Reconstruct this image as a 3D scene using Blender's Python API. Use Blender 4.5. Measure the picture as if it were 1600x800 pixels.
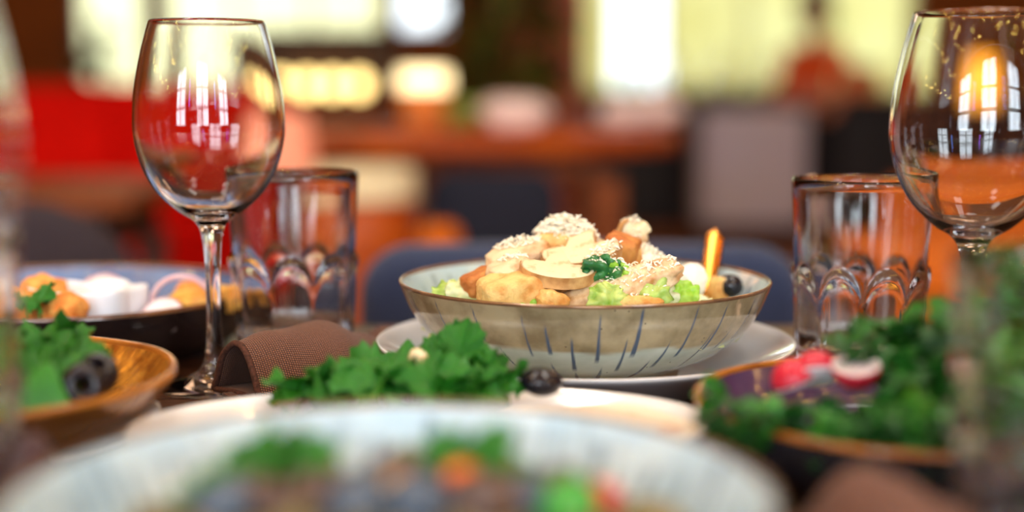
import bpy, bmesh, math, random
from math import pi, sin, cos, radians
from mathutils import Vector, Matrix, Euler, noise
from mathutils.bvhtree import BVHTree

for _o in list(bpy.data.objects):
    bpy.data.objects.remove(_o)
SC = bpy.context.scene
COL = SC.collection

# ------------------------------------------------------------------ camera
TZ = 0.75                    # table top height
CAMZ = TZ + 0.17
PITCH = math.atan(265 / 2222.2)
cam_d = bpy.data.cameras.new('camera')
cam_d.lens = 50
cam_d.sensor_width = 36
cam_d.clip_start = 0.02
cam_d.dof.use_dof = True
cam_d.dof.focus_distance = 0.745
cam_d.dof.aperture_fstop = 2.1
cam = bpy.data.objects.new('camera', cam_d)
cam.location = (0, 0, CAMZ)
cam.rotation_euler = (pi / 2 - PITCH, 0, 0)
COL.objects.link(cam)
SC.camera = cam

# ------------------------------------------------------------------ sky, light, exposure
W = bpy.data.worlds.new('sky')
SC.world = W
W.use_nodes = True
bg = W.node_tree.nodes['Background']
bg.inputs[0].default_value = (0.86, 0.93, 1.0, 1)
bg.inputs[1].default_value = 2.6
SC.view_settings.view_transform = 'Standard'
SC.view_settings.look = 'None'
SC.view_settings.exposure = 0.14
SC.view_settings.gamma = 1.0
SC.cycles.max_bounces = 14
SC.cycles.transmission_bounces = 14
SC.cycles.glossy_bounces = 6
SC.cycles.diffuse_bounces = 4
SC.cycles.transparent_max_bounces = 12
SC.cycles.blur_glossy = 0.6
SC.cycles.sample_clamp_indirect = 6
SC.cycles.use_denoising = True
SC.render.film_transparent = False


def area(name, loc, rot, sx, sy, power, col):
    d = bpy.data.lights.new(name, 'AREA')
    d.shape = 'RECTANGLE'
    d.size, d.size_y = sx, sy
    d.energy = power
    d.color = col
    o = bpy.data.objects.new(name, d)
    o.location = loc
    o.rotation_euler = rot
    COL.objects.link(o)
    return o


# daylight through the three tall windows behind the camera, and unseen area lights added under the ceiling to brighten table and room
for wx in (-2.4, 0.0, 2.4):
    for i in range(2):                       # one lamp per group of panes
        for k in range(3):
            area('window_daylight', (wx - 0.31 + 0.62 * i, -2.93, 1.14 + 0.61 * k), (pi / 2, 0, 0), 0.52, 0.52, 12, (0.80, 0.91, 1.0))
for lx, ly in ((-0.9, 0.5), (0.9, 0.5), (-0.5, 1.5), (0.6, 1.5)):
    area('overhead_fill', (lx, ly, 2.98), (0, 0, 0), 0.35, 0.35, 12, (1.0, 0.96, 0.90))
for lx, ly in ((-1.8, 4.4), (1.8, 4.4)):  # added warm fill for the background, no fixture there
    area('overhead_fill', (lx, ly, 2.98), (0, 0, 0), 0.9, 0.9, 17, (1.0, 0.58, 0.34))
for lx, ly in ((-2.2, 9.0), (2.2, 9.0)):
    area('overhead_fill', (lx, ly, 2.98), (0, 0, 0), 0.9, 0.9, 18, (1.0, 0.60, 0.4))


# ------------------------------------------------------------------ helpers
def lin(c):
    return tuple(((x / 255) / 12.92 if x / 255 <= 0.04045 else ((x / 255 + 0.055) / 1.055) ** 2.4) for x in c) + (1,)


def at(px, py, Y):
    """world point seen at pixel (px, py) of the 1600x800 frame at depth Y"""
    f = 2222.2
    u, v = (px - 800) / f, (400 - py) / f
    d = Vector((u, cos(PITCH) + v * sin(PITCH), -sin(PITCH) + v * cos(PITCH)))
    return Vector((0, 0, CAMZ)) + d * (Y / d.y)


def mat(name, col, rough=0.5, metal=0.0, col2=None, scale=20, detail=4, contrast=(0.35, 0.65), bump=0, bscale=None,
        trans=0, ior=1.45, sss=0, sss_rad=(0.01, 0.006, 0.004), coat=0, emit=None, estr=0, stretch=None, spec=None, sheen=0, bdist=0.001):
    m = bpy.data.materials.new(name)
    m.use_nodes = True
    nt = m.node_tree
    b = nt.nodes['Principled BSDF']
    b.inputs['Base Color'].default_value = lin(col)
    b.inputs['Roughness'].default_value = rough
    b.inputs['Metallic'].default_value = metal
    b.inputs['Transmission Weight'].default_value = trans
    b.inputs['IOR'].default_value = ior
    b.inputs['Coat Weight'].default_value = coat
    if coat:
        b.inputs['Coat Roughness'].default_value = 0.06
    if spec is not None:
        b.inputs['Specular IOR Level'].default_value = spec
    if sheen:
        b.inputs['Sheen Weight'].default_value = sheen
    if sss:
        b.inputs['Subsurface Weight'].default_value = sss
        b.inputs['Subsurface Radius'].default_value = sss_rad
        b.inputs['Subsurface Scale'].default_value = 0.6
    if emit:
        b.inputs['Emission Color'].default_value = lin(emit)
        b.inputs['Emission Strength'].default_value = estr
    if col2 or bump:
        tc = nt.nodes.new('ShaderNodeTexCoord')
        mp = nt.nodes.new('ShaderNodeMapping')
        if stretch:
            mp.inputs['Scale'].default_value = stretch
        nt.links.new(tc.outputs['Object'], mp.inputs['Vector'])
    if col2:
        n = nt.nodes.new('ShaderNodeTexNoise')
        n.inputs['Scale'].default_value = scale
        n.inputs['Detail'].default_value = detail
        nt.links.new(mp.outputs['Vector'], n.inputs['Vector'])
        r = nt.nodes.new('ShaderNodeValToRGB')
        r.color_ramp.elements[0].position, r.color_ramp.elements[1].position = contrast
        r.color_ramp.elements[0].color = lin(col)
        r.color_ramp.elements[1].color = lin(col2)
        nt.links.new(n.outputs['Fac'], r.inputs['Fac'])
        nt.links.new(r.outputs['Color'], b.inputs['Base Color'])
    if bump:
        n2 = nt.nodes.new('ShaderNodeTexNoise')
        n2.inputs['Scale'].default_value = bscale or scale
        n2.inputs['Detail'].default_value = 3
        nt.links.new(mp.outputs['Vector'], n2.inputs['Vector'])
        bp = nt.nodes.new('ShaderNodeBump')
        bp.inputs['Strength'].default_value = bump
        bp.inputs['Distance'].default_value = bdist
        nt.links.new(n2.outputs['Fac'], bp.inputs['Height'])
        nt.links.new(bp.outputs['Normal'], b.inputs['Normal'])
    return m


def link(name, me, m, parent=None, loc=None, rot=None, scale=None):
    o = bpy.data.objects.new(name, me)
    COL.objects.link(o)
    if m is not None:
        if not me.materials:
            me.materials.append(m)
    if parent is not None:
        o.parent = parent
    if loc is not None:
        o.location = loc
    if rot is not None:
        o.rotation_euler = rot
    if scale is not None:
        o.scale = scale if hasattr(scale, '__len__') else (scale,) * 3
    return o


def mesh(name, verts, faces, smooth=True):
    me = bpy.data.meshes.new(name)
    me.from_pydata([tuple(v) for v in verts], [], faces)
    if smooth:
        me.polygons.foreach_set('use_smooth', [True] * len(me.polygons))
    me.update()
    return me


def from_bm(name, bm, smooth=True):
    me = bpy.data.meshes.new(name)
    bmesh.ops.recalc_face_normals(bm, faces=bm.faces)
    bm.to_mesh(me)
    bm.free()
    if smooth:
        me.polygons.foreach_set('use_smooth', [True] * len(me.polygons))
    return me


def thing(name, label, cat, loc=(0, 0, 0), rot=(0, 0, 0), group=None):
    o = bpy.data.objects.new(name, None)
    COL.objects.link(o)
    o.empty_display_size = 0.02
    o.location = loc
    o.rotation_euler = rot
    return tag(o, label, cat, group)


def tag(o, label, cat, group=None):
    o['label'] = label
    o['category'] = cat
    if group:
        o['group'] = group
    return o


def struct(o):
    o['kind'] = 'structure'
    return o


def stuff(o):
    o['kind'] = 'stuff'
    return o


def copy_tree(o, parent=None):
    c = o.copy()
    COL.objects.link(c)
    if parent is not None:
        c.parent = parent
    for ch in list(o.children):
        copy_tree(ch, c)
    return c


def smooth_profile(pts, n=6):
    """Catmull-Rom through (r, z) points"""
    out = []
    P = [Vector(p) for p in pts]
    for i in range(len(P) - 1):
        p0, p1, p2, p3 = P[max(i - 1, 0)], P[i], P[i + 1], P[min(i + 2, len(P) - 1)]
        for k in range(n):
            t = k / n
            q = 0.5 * ((2 * p1) + (-p0 + p2) * t + (2 * p0 - 5 * p1 + 4 * p2 - p3) * t * t + (-p0 + 3 * p1 - 3 * p2 + p3) * t ** 3)
            out.append((max(q.x, 0.0), q.y))
    out.append(tuple(P[-1]))
    return out


def lathe(name, prof, seg=96, wob=0, sx=1, sy=1, fr=None, seed=0):
    """surface of revolution from (r, z) in metres; wob waves the radius a little; fr(theta, r, z) -> (r, z)"""
    V, F, rings = [], [], []
    for (r, z) in prof:
        if r < 1e-6:
            rings.append([len(V)])
            V.append((0, 0, z))
        else:
            ring = []
            for k in range(seg):
                a = 2 * pi * k / seg
                rr, zz = r, z
                if fr:
                    rr, zz = fr(a, r, z)
                if wob:
                    n_ = noise.noise(Vector((cos(a) * 1.6 + seed, sin(a) * 1.6, z * 12)))
                    rr *= 1 + wob * n_
                    zz *= 1 + wob * 2.0 * noise.noise(Vector((cos(a) * 1.3 + seed + 9, sin(a) * 1.3, 0)))
                ring.append(len(V))
                V.append((rr * cos(a) * sx, rr * sin(a) * sy, zz))
            rings.append(ring)
    for A, B in zip(rings, rings[1:]):
        if len(A) == 1 and len(B) == 1:
            continue
        if len(A) == 1:
            for k in range(seg):
                F.append((A[0], B[(k + 1) % seg], B[k]))
        elif len(B) == 1:
            for k in range(seg):
                F.append((A[k], A[(k + 1) % seg], B[0]))
        else:
            for k in range(seg):
                F.append((A[k], A[(k + 1) % seg], B[(k + 1) % seg], B[k]))
    return mesh(name, V, F)


def mm(p):
    return [(a / 1000, b / 1000) for a, b in p]


BOXC = {}


def box_me(sx, sy, sz, bev=0.004, seg=2):
    key = (round(sx, 4), round(sy, 4), round(sz, 4), bev, seg)
    if key in BOXC:
        return BOXC[key].copy()
    bm = bmesh.new()
    bmesh.ops.create_cube(bm, size=1)
    bmesh.ops.scale(bm, vec=(sx, sy, sz), verts=bm.verts)
    if bev:
        bmesh.ops.bevel(bm, geom=list(bm.edges), offset=bev, segments=seg, profile=0.6, affect='EDGES')
    me = from_bm('box', bm, smooth=False)
    BOXC[key] = me
    return me


def box(name, sx, sy, sz, m, parent=None, loc=(0, 0, 0), rot=(0, 0, 0), bev=0.004):
    me = box_me(sx, sy, sz, bev)
    me.materials.clear()
    return link(name, me, m, parent, loc, rot)


def tube_me(pts, rad, seg=10, cap=True):
    """tube along points; rad a number or a list"""
    P = [Vector(p) for p in pts]
    n = len(P)
    R = rad if hasattr(rad, '__len__') else [rad] * n
    V, F = [], []
    up = Vector((0, 0, 1))
    for i, p in enumerate(P):
        t = (P[min(i + 1, n - 1)] - P[max(i - 1, 0)]).normalized()
        if abs(t.dot(up)) > 0.95:
            up = Vector((1, 0, 0))
        a = t.cross(up).normalized()
        b = a.cross(t).normalized()
        up = b
        for k in range(seg):
            an = 2 * pi * k / seg
            V.append(p + (a * cos(an) + b * sin(an)) * R[i])
    for i in range(n - 1):
        for k in range(seg):
            F.append((i * seg + k, i * seg + (k + 1) % seg, (i + 1) * seg + (k + 1) % seg, (i + 1) * seg + k))
    if cap:
        F.append(tuple(reversed(range(seg))))
        F.append(tuple(range((n - 1) * seg, n * seg)))
    return mesh('tube', V, F)


def pillow_me(w, h, t, r=0.05, edge=0.02, curve=0.0, n=6, rings=4, bulge=0.14):
    """upholstered slab in the XZ plane, origin at the bottom centre, thickness along Y, bowed by curve"""
    def outline(ins):
        o = []
        hw, hh, rr = w / 2 - ins, h / 2 - ins, max(r - ins, 0.002)
        for cx, cz, a0 in ((hw - rr, hh - rr, 0), (-hw + rr, hh - rr, pi / 2), (-hw + rr, -hh + rr, pi), (hw - rr, -hh + rr, 1.5 * pi)):
            for k in range(n + 1):
                a = a0 + k / n * pi / 2
                o.append((cx + rr * cos(a), cz + rr * sin(a)))
            a, b = o[-1], None
            nxt = {0: (-hw + rr, hh), 1: (-hw, -hh + rr), 2: (hw - rr, -hh), 3: (hw, hh - rr)}[int(round(a0 / (pi / 2)))]
            for k in range(1, 8):
                o.append((a[0] + (nxt[0] - a[0]) * k / 8, a[1] + (nxt[1] - a[1]) * k / 8))
        return o
    L = [(edge * (1 - sin(k / rings * pi / 2)), -t / 2 + edge * (1 - cos(k / rings * pi / 2))) for k in range(rings + 1)]
    L = L + [(i, -y) for i, y in reversed(L)]
    bm = bmesh.new()
    rows = [[bm.verts.new((x, y, z)) for x, z in outline(ins)] for ins, y in L]
    N = len(rows[0])
    for A, B in zip(rows, rows[1:]):
        for k in range(N):
            bm.faces.new((A[k], A[(k + 1) % N], B[(k + 1) % N], B[k]))
    for row, s in ((rows[0], -1), (rows[-1], 1)):
        prev = row
        base = [v.co.copy() for v in row]
        for f in (0.85, 0.6, 0.3):
            cur = [bm.verts.new((b.x * f, b.y + s * t * bulge * (1 - f * f), b.z * f)) for b in base]
            for k in range(N):
                bm.faces.new((prev[k], prev[(k + 1) % N], cur[(k + 1) % N], cur[k]))
            prev = cur
        c = bm.verts.new((0, base[0].y + s * t * bulge, 0))
        for k in range(N):
            bm.faces.new((prev[k], prev[(k + 1) % N], c))
    for v in bm.verts:
        v.co.z += h / 2
        v.co.y += curve * v.co.x * v.co.x
    return from_bm('pillow', bm)


def lump_me(sx, sy, sz, e=0.75, amp=0.12, freq=2.0, seed=0, sub=3, fine=0.0):
    """irregular lump: superellipsoid (e small = boxy) with noise; sx, sy, sz are full sizes"""
    bm = bmesh.new()
    bmesh.ops.create_icosphere(bm, subdivisions=sub, radius=1)
    sv = Vector((seed * 3.7, seed * 1.3, seed * 7.1))
    for v in bm.verts:
        d = v.co.normalized()
        p = 2 / e
        k = (abs(d.x) ** p + abs(d.y) ** p + abs(d.z) ** p) ** (-1 / p)
        q = d * k
        nn = noise.noise(q * freq + sv) * amp
        if fine:
            nn += noise.noise(q * freq * 5 + sv) * fine
        q = q * (1 + nn)
        v.co = Vector((q.x * sx / 2, q.y * sy / 2, q.z * sz / 2))
    return from_bm('lump', bm)


def plate_prism(outline, t, bev=0.0015, bend=0.0):
    """flat slice with a rounded edge from a 2-D outline (XZ plane, thickness along Y)"""
    bm = bmesh.new()
    vs = [bm.verts.new((x, -t / 2, z)) for x, z in outline]
    f = bm.faces.new(vs)
    r = bmesh.ops.extrude_face_region(bm, geom=[f])
    for e in r['geom']:
        if isinstance(e, bmesh.types.BMVert):
            e.co.y += t
    bmesh.ops.recalc_face_normals(bm, faces=bm.faces)
    ed = [e for e in bm.edges if abs(e.verts[0].co.y - e.verts[1].co.y) < 1e-7]
    bmesh.ops.bevel(bm, geom=ed, offset=bev, segments=2, profile=0.6, affect='EDGES')
    big = [f for f in bm.faces if len(f.verts) > 5]
    bmesh.ops.triangulate(bm, faces=big)
    if bend:
        for v in bm.verts:
            v.co.y += bend * v.co.x ** 2
    return from_bm('slice', bm)
# ------------------------------------------------------------------ materials
M = {}
M['glass'] = mat('clear_glass', (255, 255, 255), rough=0.0, trans=1, ior=1.47)
M['pane'] = mat('window_glass', (250, 252, 250), rough=0.0, trans=1, ior=1.02)
M['white'] = mat('white_porcelain', (236, 236, 238), rough=0.12, coat=0.5)
M['white_dish'] = mat('white_sauce_dish', (240, 240, 243), rough=0.25, coat=0.3)
M['oak_dark'] = mat('dark_table_wood', (44, 24, 14), rough=0.34, col2=(78, 46, 28), scale=26, stretch=(0.7, 9, 9), bump=0.15, bscale=40)
M['oak_edge'] = mat('table_frame_wood', (58, 36, 24), rough=0.5, col2=(80, 50, 32), scale=20, stretch=(1, 8, 8))
M['wood_mid'] = mat('brown_wood', (112, 54, 16), rough=0.5, spec=0.2, col2=(144, 74, 26), scale=8, stretch=(0.6, 6, 6))
M['wood_red'] = mat('reddish_table_wood', (150, 58, 12), rough=0.4, spec=0.25, col2=(192, 90, 24), scale=5, stretch=(0.5, 5, 5))
M['wood_floor'] = mat('floor_board_wood', (120, 72, 38), rough=0.45, col2=(150, 94, 52), scale=4, stretch=(6, 0.5, 1))
M['wood_black'] = mat('dark_counter_wood', (20, 12, 9), rough=0.6, col2=(30, 18, 13), scale=5, stretch=(5, 5, 0.6))
M['wall_brown'] = mat('brown_wall_plaster', (136, 70, 22), rough=0.8, spec=0.2, col2=(152, 82, 28), scale=3)
M['wall_orange'] = mat('orange_wall_plaster', (140, 66, 20), rough=0.8, col2=(156, 78, 26), scale=2)
M['ceiling'] = mat('ceiling_plaster', (120, 96, 72), rough=0.9)
M['shelf'] = mat('shelf_wood', (60, 36, 14), rough=0.6, col2=(76, 48, 22), scale=5)
M['facade'] = mat('pale_yellow_facade', (192, 182, 108), rough=0.9, col2=(208, 202, 140), scale=1.2)
M['facade_cream'] = mat('cream_facade', (250, 244, 192), rough=0.9)
M['facade_trim'] = mat('facade_stone', (220, 222, 214), rough=0.9)
M['navy'] = mat('navy_upholstery', (30, 42, 72), rough=0.9, col2=(36, 50, 82), scale=300, bump=0.3, bscale=900, sheen=0.2)
M['grey_fab'] = mat('dark_grey_violet_upholstery', (40, 30, 36), rough=0.9, col2=(48, 38, 44), scale=200, bump=0.3, bscale=600)
M['red_fab'] = mat('red_upholstery', (214, 14, 3), rough=0.85, spec=0.1, col2=(192, 10, 2), scale=6)
M['cream'] = mat('cream_cushion', (222, 204, 160), rough=0.85, col2=(232, 216, 176), scale=30)
M['orange_wood'] = mat('orange_bench_wood', (182, 84, 8), rough=0.6, spec=0.15, col2=(202, 104, 18), scale=5, stretch=(0.7, 5, 5))
M['metal_black'] = mat('black_metal', (28, 26, 26), rough=0.45, metal=0.6)
M['lilac'] = mat('pale_grey_panel', (206, 192, 200), rough=0.6, col2=(206, 192, 190), scale=2)
M['black_cloth'] = mat('black_cloth', (22, 18, 20), rough=0.9, col2=(30, 24, 26), scale=40)
M['orange_cloth'] = mat('orange_shirt_cloth', (236, 76, 10), rough=0.8, col2=(240, 96, 20), scale=20)
M['skin'] = mat('skin', (214, 140, 104), rough=0.55, sss=0.1)
M['hair'] = mat('black_hair', (18, 14, 14), rough=0.5)
M['paper'] = mat('white_paper_napkin', (240, 214, 204), rough=0.8)
M['leaf_plant'] = mat('dark_plant_leaf', (46, 56, 16), rough=0.55, spec=0.25, col2=(92, 88, 22), scale=9)
M['terracotta'] = mat('terracotta_pot', (150, 78, 44), rough=0.8, col2=(166, 92, 56), scale=12)
M['amber_shade'] = mat('glowing_amber_shade', (250, 170, 60), rough=0.6, emit=(255, 168, 52), estr=1.6)
M['warm_shade'] = mat('glowing_warm_shade', (255, 240, 205), rough=0.6, emit=(255, 232, 170), estr=2.6)
M['bulb'] = mat('glowing_globe', (255, 226, 150), rough=0.4, emit=(255, 222, 140), estr=5.5)
M['spark'] = mat('glowing_small_bulb', (255, 220, 140), rough=0.4, emit=(255, 196, 92), estr=100)
M['mint_globe'] = mat('glowing_mint_globe', (226, 240, 226), rough=0.4, emit=(206, 232, 214), estr=0.9)
M['pink_shade'] = mat('pink_fabric_shade', (232, 150, 120), rough=0.8, emit=(232, 130, 96), estr=0.35)
M['lamp_orange'] = mat('orange_ceramic', (236, 140, 56), rough=0.4, col2=(222, 120, 40), scale=10)

# food
M['mushroom'] = mat('mushroom_flesh', (232, 212, 172), rough=0.5, col2=(198, 152, 98), scale=150, contrast=(0.52, 0.75), bump=0.4, bscale=350, sss=0.15)
M['mushroom_skin'] = mat('mushroom_skin', (170, 118, 66), rough=0.45, col2=(212, 168, 110), scale=120, bump=0.3, bscale=300)
M['chicken'] = mat('chicken_meat', (226, 200, 160), rough=0.5, col2=(178, 120, 62), scale=90, contrast=(0.5, 0.72), bump=0.6, bscale=300, sss=0.12)
M['crouton'] = mat('toasted_crouton', (234, 196, 124), rough=0.7, col2=(206, 136, 62), scale=75, contrast=(0.42, 0.66), bump=0.9, bscale=450)
M['crouton_dark'] = mat('browned_crouton', (176, 100, 42), rough=0.65, col2=(214, 150, 76), scale=75, contrast=(0.42, 0.7), bump=0.9, bscale=450)
M['cheese'] = mat('grated_cheese', (252, 244, 222), rough=0.5, sss=0.2)
M['lettuce'] = mat('pale_lettuce', (190, 206, 120), rough=0.4, col2=(134, 174, 62), scale=80, bump=0.5, bscale=200, sss=0.15)
M['lettuce_bright'] = mat('bright_lettuce', (134, 186, 44), rough=0.4, col2=(176, 212, 90), scale=80, bump=0.5, bscale=200, sss=0.15)
M['lettuce_white'] = mat('lettuce_rib', (226, 226, 190), rough=0.4, col2=(200, 212, 140), scale=60, bump=0.3, bscale=150, sss=0.2)
M['herb_dark'] = mat('dark_green_leaf', (26, 92, 44), rough=0.4, col2=(60, 128, 66), scale=120)
M['parsley'] = mat('parsley_leaf', (16, 90, 16), rough=0.34, col2=(52, 138, 30), scale=90, bump=0.5, bscale=260, sss=0.08)
M['parsley_light'] = mat('pale_parsley_leaf', (60, 132, 36), rough=0.36, col2=(116, 164, 66), scale=90, bump=0.5, bscale=260, sss=0.08)
M['avocado'] = mat('avocado_green_slice', (64, 150, 52), rough=0.4, col2=(44, 128, 40), scale=60, sss=0.1)
M['dill'] = mat('herb_green', (10, 66, 14), rough=0.5, col2=(34, 104, 26), scale=60)
M['stem'] = mat('herb_stem', (96, 150, 60), rough=0.45)
M['olive'] = mat('black_olive', (22, 20, 28), rough=0.2, col2=(32, 28, 36), scale=120)
M['gold'] = mat('polished_gold_metal', (202, 130, 56), rough=0.24, metal=1)
M['flatbread'] = mat('pale_flatbread', (232, 218, 198), rough=0.75, col2=(204, 138, 92), scale=42, contrast=(0.58, 0.74), bump=0.6, bscale=160)
M['breaded'] = mat('orange_bread_crumb', (226, 126, 44), rough=0.7, col2=(240, 168, 82), scale=160, bump=1.0, bscale=700)
M['potato'] = mat('roast_potato', (236, 184, 84), rough=0.5, col2=(220, 140, 50), scale=70, bump=0.4, bscale=250)
M['radish_flesh'] = mat('radish_flesh', (244, 234, 232), rough=0.35, col2=(238, 214, 216), scale=80, sss=0.2)
M['radish_skin'] = mat('radish_skin', (208, 44, 66), rough=0.35, col2=(192, 30, 54), scale=60)
M['onion'] = mat('onion_ring_pink', (240, 206, 206), rough=0.35, col2=(226, 172, 180), scale=60, sss=0.2)
M['carrot'] = mat('carrot_orange', (236, 116, 24), rough=0.45, col2=(226, 96, 16), scale=60)
M['bean'] = mat('dark_brown_bean', (62, 42, 38), rough=0.3, col2=(90, 64, 50), scale=60)
M['blue_bean'] = mat('slate_blue_bean', (60, 72, 88), rough=0.3, col2=(80, 92, 106), scale=60)
M['egg'] = mat('egg_white', (244, 238, 226), rough=0.35, sss=0.2)
M['salad_mix'] = mat('chopped_salad', (150, 160, 90), rough=0.6, col2=(198, 176, 116), scale=50, bump=0.6, bscale=120)  # chopped salad, mottled green and tan
M['stew'] = mat('bean_salad', (92, 88, 48), rough=0.5, col2=(128, 112, 70), scale=40, bump=0.6, bscale=90)


def ceramic(name, base, base2, rough=0.15, streak=None, bscale=25, bump=0.12, coat=0.6, metal=0):
    """glazed ceramic; vertex attribute 'stroke' paints brush strokes, 'band' the taupe glaze"""
    m = mat(name, base, rough=rough, col2=base2, scale=bscale, bump=bump, bscale=60, coat=coat, metal=metal)
    return m


def stoneware_mat():
    m = bpy.data.materials.new('blue_streaked_stoneware')
    m.use_nodes = True
    nt = m.node_tree
    N, L = nt.nodes, nt.links
    b = N['Principled BSDF']
    b.inputs['Roughness'].default_value = 0.16
    b.inputs['Coat Weight'].default_value = 0.5
    b.inputs['Coat Roughness'].default_value = 0.05
    tc = N.new('ShaderNodeTexCoord')

    def noise_(sc, det=4):
        n = N.new('ShaderNodeTexNoise')
        n.inputs['Scale'].default_value = sc
        n.inputs['Detail'].default_value = det
        L.new(tc.outputs['Object'], n.inputs['Vector'])
        return n.outputs['Fac']

    def ramp(f, c1, c2, p1=0.35, p2=0.65):
        r = N.new('ShaderNodeValToRGB')
        r.color_ramp.elements[0].position, r.color_ramp.elements[1].position = p1, p2
        r.color_ramp.elements[0].color, r.color_ramp.elements[1].color = lin(c1), lin(c2)
        L.new(f, r.inputs['Fac'])
        return r.outputs['Color']

    def attr(n):
        a = N.new('ShaderNodeAttribute')
        a.attribute_name = n
        return a.outputs['Fac']

    def mix(f, a, c):
        x = N.new('ShaderNodeMix')
        x.data_type = 'RGBA'
        L.new(f, x.inputs['Factor'])
        for s, v in ((x.inputs['A'], a), (x.inputs['B'], c)):
            if isinstance(v, tuple):
                s.default_value = lin(v)
            else:
                L.new(v, s)
        return x.outputs['Result']
    pale = ramp(noise_(45), (156, 172, 166), (184, 198, 192))
    taupe = ramp(noise_(60, 6), (118, 106, 78), (164, 152, 120))
    inside = ramp(noise_(40), (178, 206, 222), (202, 224, 234))
    c = mix(attr('band'), pale, taupe)
    c = mix(attr('inside'), c, inside)
    c = mix(attr('stroke'), c, (38, 70, 104))
    # fine dark specks of the clay
    v = N.new('ShaderNodeTexVoronoi')
    v.inputs['Scale'].default_value = 150
    L.new(tc.outputs['Object'], v.inputs['Vector'])
    sp = ramp(v.outputs['Distance'], (255, 255, 255), (0, 0, 0), 0.05, 0.09)
    n3 = N.new('ShaderNodeMath')
    n3.operation = 'GREATER_THAN'
    n3.inputs[1].default_value = 0.56
    L.new(noise_(90, 2), n3.inputs[0])
    mul = N.new('ShaderNodeMath')
    mul.operation = 'MULTIPLY'
    L.new(sp, mul.inputs[0])
    L.new(n3.outputs[0], mul.inputs[1])
    c = mix(mul.outputs[0], c, (52, 44, 38))
    L.new(c, b.inputs['Base Color'])
    bp = N.new('ShaderNodeBump')
    bp.inputs['Strength'].default_value = 0.25
    bp.inputs['Distance'].default_value = 0.001
    L.new(noise_(70, 3), bp.inputs['Height'])
    L.new(bp.outputs['Normal'], b.inputs['Normal'])
    return m


M['stoneware'] = stoneware_mat()
M['bowl_rim'] = mat('brown_glazed_rim', (112, 84, 62), rough=0.2, metal=0.35, col2=(150, 112, 78), scale=70, coat=0.4)
M['clay'] = mat('raw_clay_foot', (120, 96, 74), rough=0.8)
M['blue_glaze'] = mat('blue_inner_glaze', (88, 112, 158), rough=0.16, col2=(116, 142, 184), scale=18, bump=0.2, bscale=50, coat=0.5)
M['dark_glaze'] = mat('dark_blue_brown_glaze', (18, 15, 22), rough=0.26, col2=(32, 23, 22), scale=16, bump=0.3, bscale=60, coat=0.3)
M['dark_rim'] = mat('rust_brown_rim', (120, 74, 40), rough=0.25, col2=(70, 44, 30), scale=40, coat=0.4)
M['violet_glaze'] = mat('violet_inner_glaze', (62, 44, 84), rough=0.16, col2=(98, 76, 116), scale=22, bump=0.2, bscale=50, coat=0.5)
M['slate_glaze'] = mat('slate_outer_glaze', (24, 28, 38), rough=0.25, col2=(36, 38, 46), scale=20, bump=0.2, bscale=60, coat=0.3)
M['amber_rim'] = mat('amber_glaze_rim', (178, 112, 40), rough=0.2, col2=(140, 82, 30), scale=50, coat=0.5)
M['gold_glaze'] = mat('hammered_gold_glaze', (232, 168, 70), rough=0.2, metal=0.45, col2=(164, 100, 36), scale=60, contrast=(0.4, 0.62), bump=1.0, bscale=75, coat=0.5, stretch=(1, 2.2, 1), bdist=0.004)
M['gold_under'] = mat('brown_gold_glaze', (150, 96, 46), rough=0.25, metal=0.3, col2=(120, 74, 36), scale=30, coat=0.4)


def weave_mat(name, c1, c2, scale=420):
    m = bpy.data.materials.new(name)
    m.use_nodes = True
    nt = m.node_tree
    N, L = nt.nodes, nt.links
    b = N['Principled BSDF']
    b.inputs['Roughness'].default_value = 0.92
    b.inputs['Sheen Weight'].default_value = 0.15
    uv = N.new('ShaderNodeTexCoord')
    w = []
    for d in ('X', 'Y'):
        t = N.new('ShaderNodeTexWave')
        t.bands_direction = d
        t.inputs['Scale'].default_value = scale
        t.inputs['Distortion'].default_value = 1.5
        t.inputs['Detail Scale'].default_value = 2
        L.new(uv.outputs['UV'], t.inputs['Vector'])
        w.append(t.outputs['Fac'])
    mu = N.new('ShaderNodeMath')
    mu.operation = 'MULTIPLY'
    L.new(w[0], mu.inputs[0])
    L.new(w[1], mu.inputs[1])
    r = N.new('ShaderNodeValToRGB')
    r.color_ramp.elements[0].position, r.color_ramp.elements[1].position = 0.05, 0.6
    r.color_ramp.elements[0].color, r.color_ramp.elements[1].color = lin(c1), lin(c2)
    L.new(mu.outputs[0], r.inputs['Fac'])
    L.new(r.outputs['Color'], b.inputs['Base Color'])
    bp = N.new('ShaderNodeBump')
    bp.inputs['Strength'].default_value = 0.9
    bp.inputs['Distance'].default_value = 0.0008
    L.new(mu.outputs[0], bp.inputs['Height'])
    L.new(bp.outputs['Normal'], b.inputs['Normal'])
    return m


M['napkin'] = weave_mat('brown_woven_linen', (60, 30, 16), (160, 96, 60), 240)
M['hem'] = mat('brown_hem_thread', (56, 30, 20), rough=0.9, col2=(92, 52, 38), scale=600)
M['burgundy'] = weave_mat('dark_burgundy_linen', (48, 18, 16), (96, 42, 34), 240)
M['neon_violet'] = mat('glowing_violet_tube', (170, 120, 255), rough=0.4, emit=(150, 90, 255), estr=14)
M['neon_blue'] = mat('glowing_blue_tube', (120, 170, 255), rough=0.4, emit=(90, 150, 255), estr=14)
M['navy_dark'] = mat('very_dark_navy_upholstery', (16, 18, 32), rough=0.9, col2=(22, 25, 42), scale=200)
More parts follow.
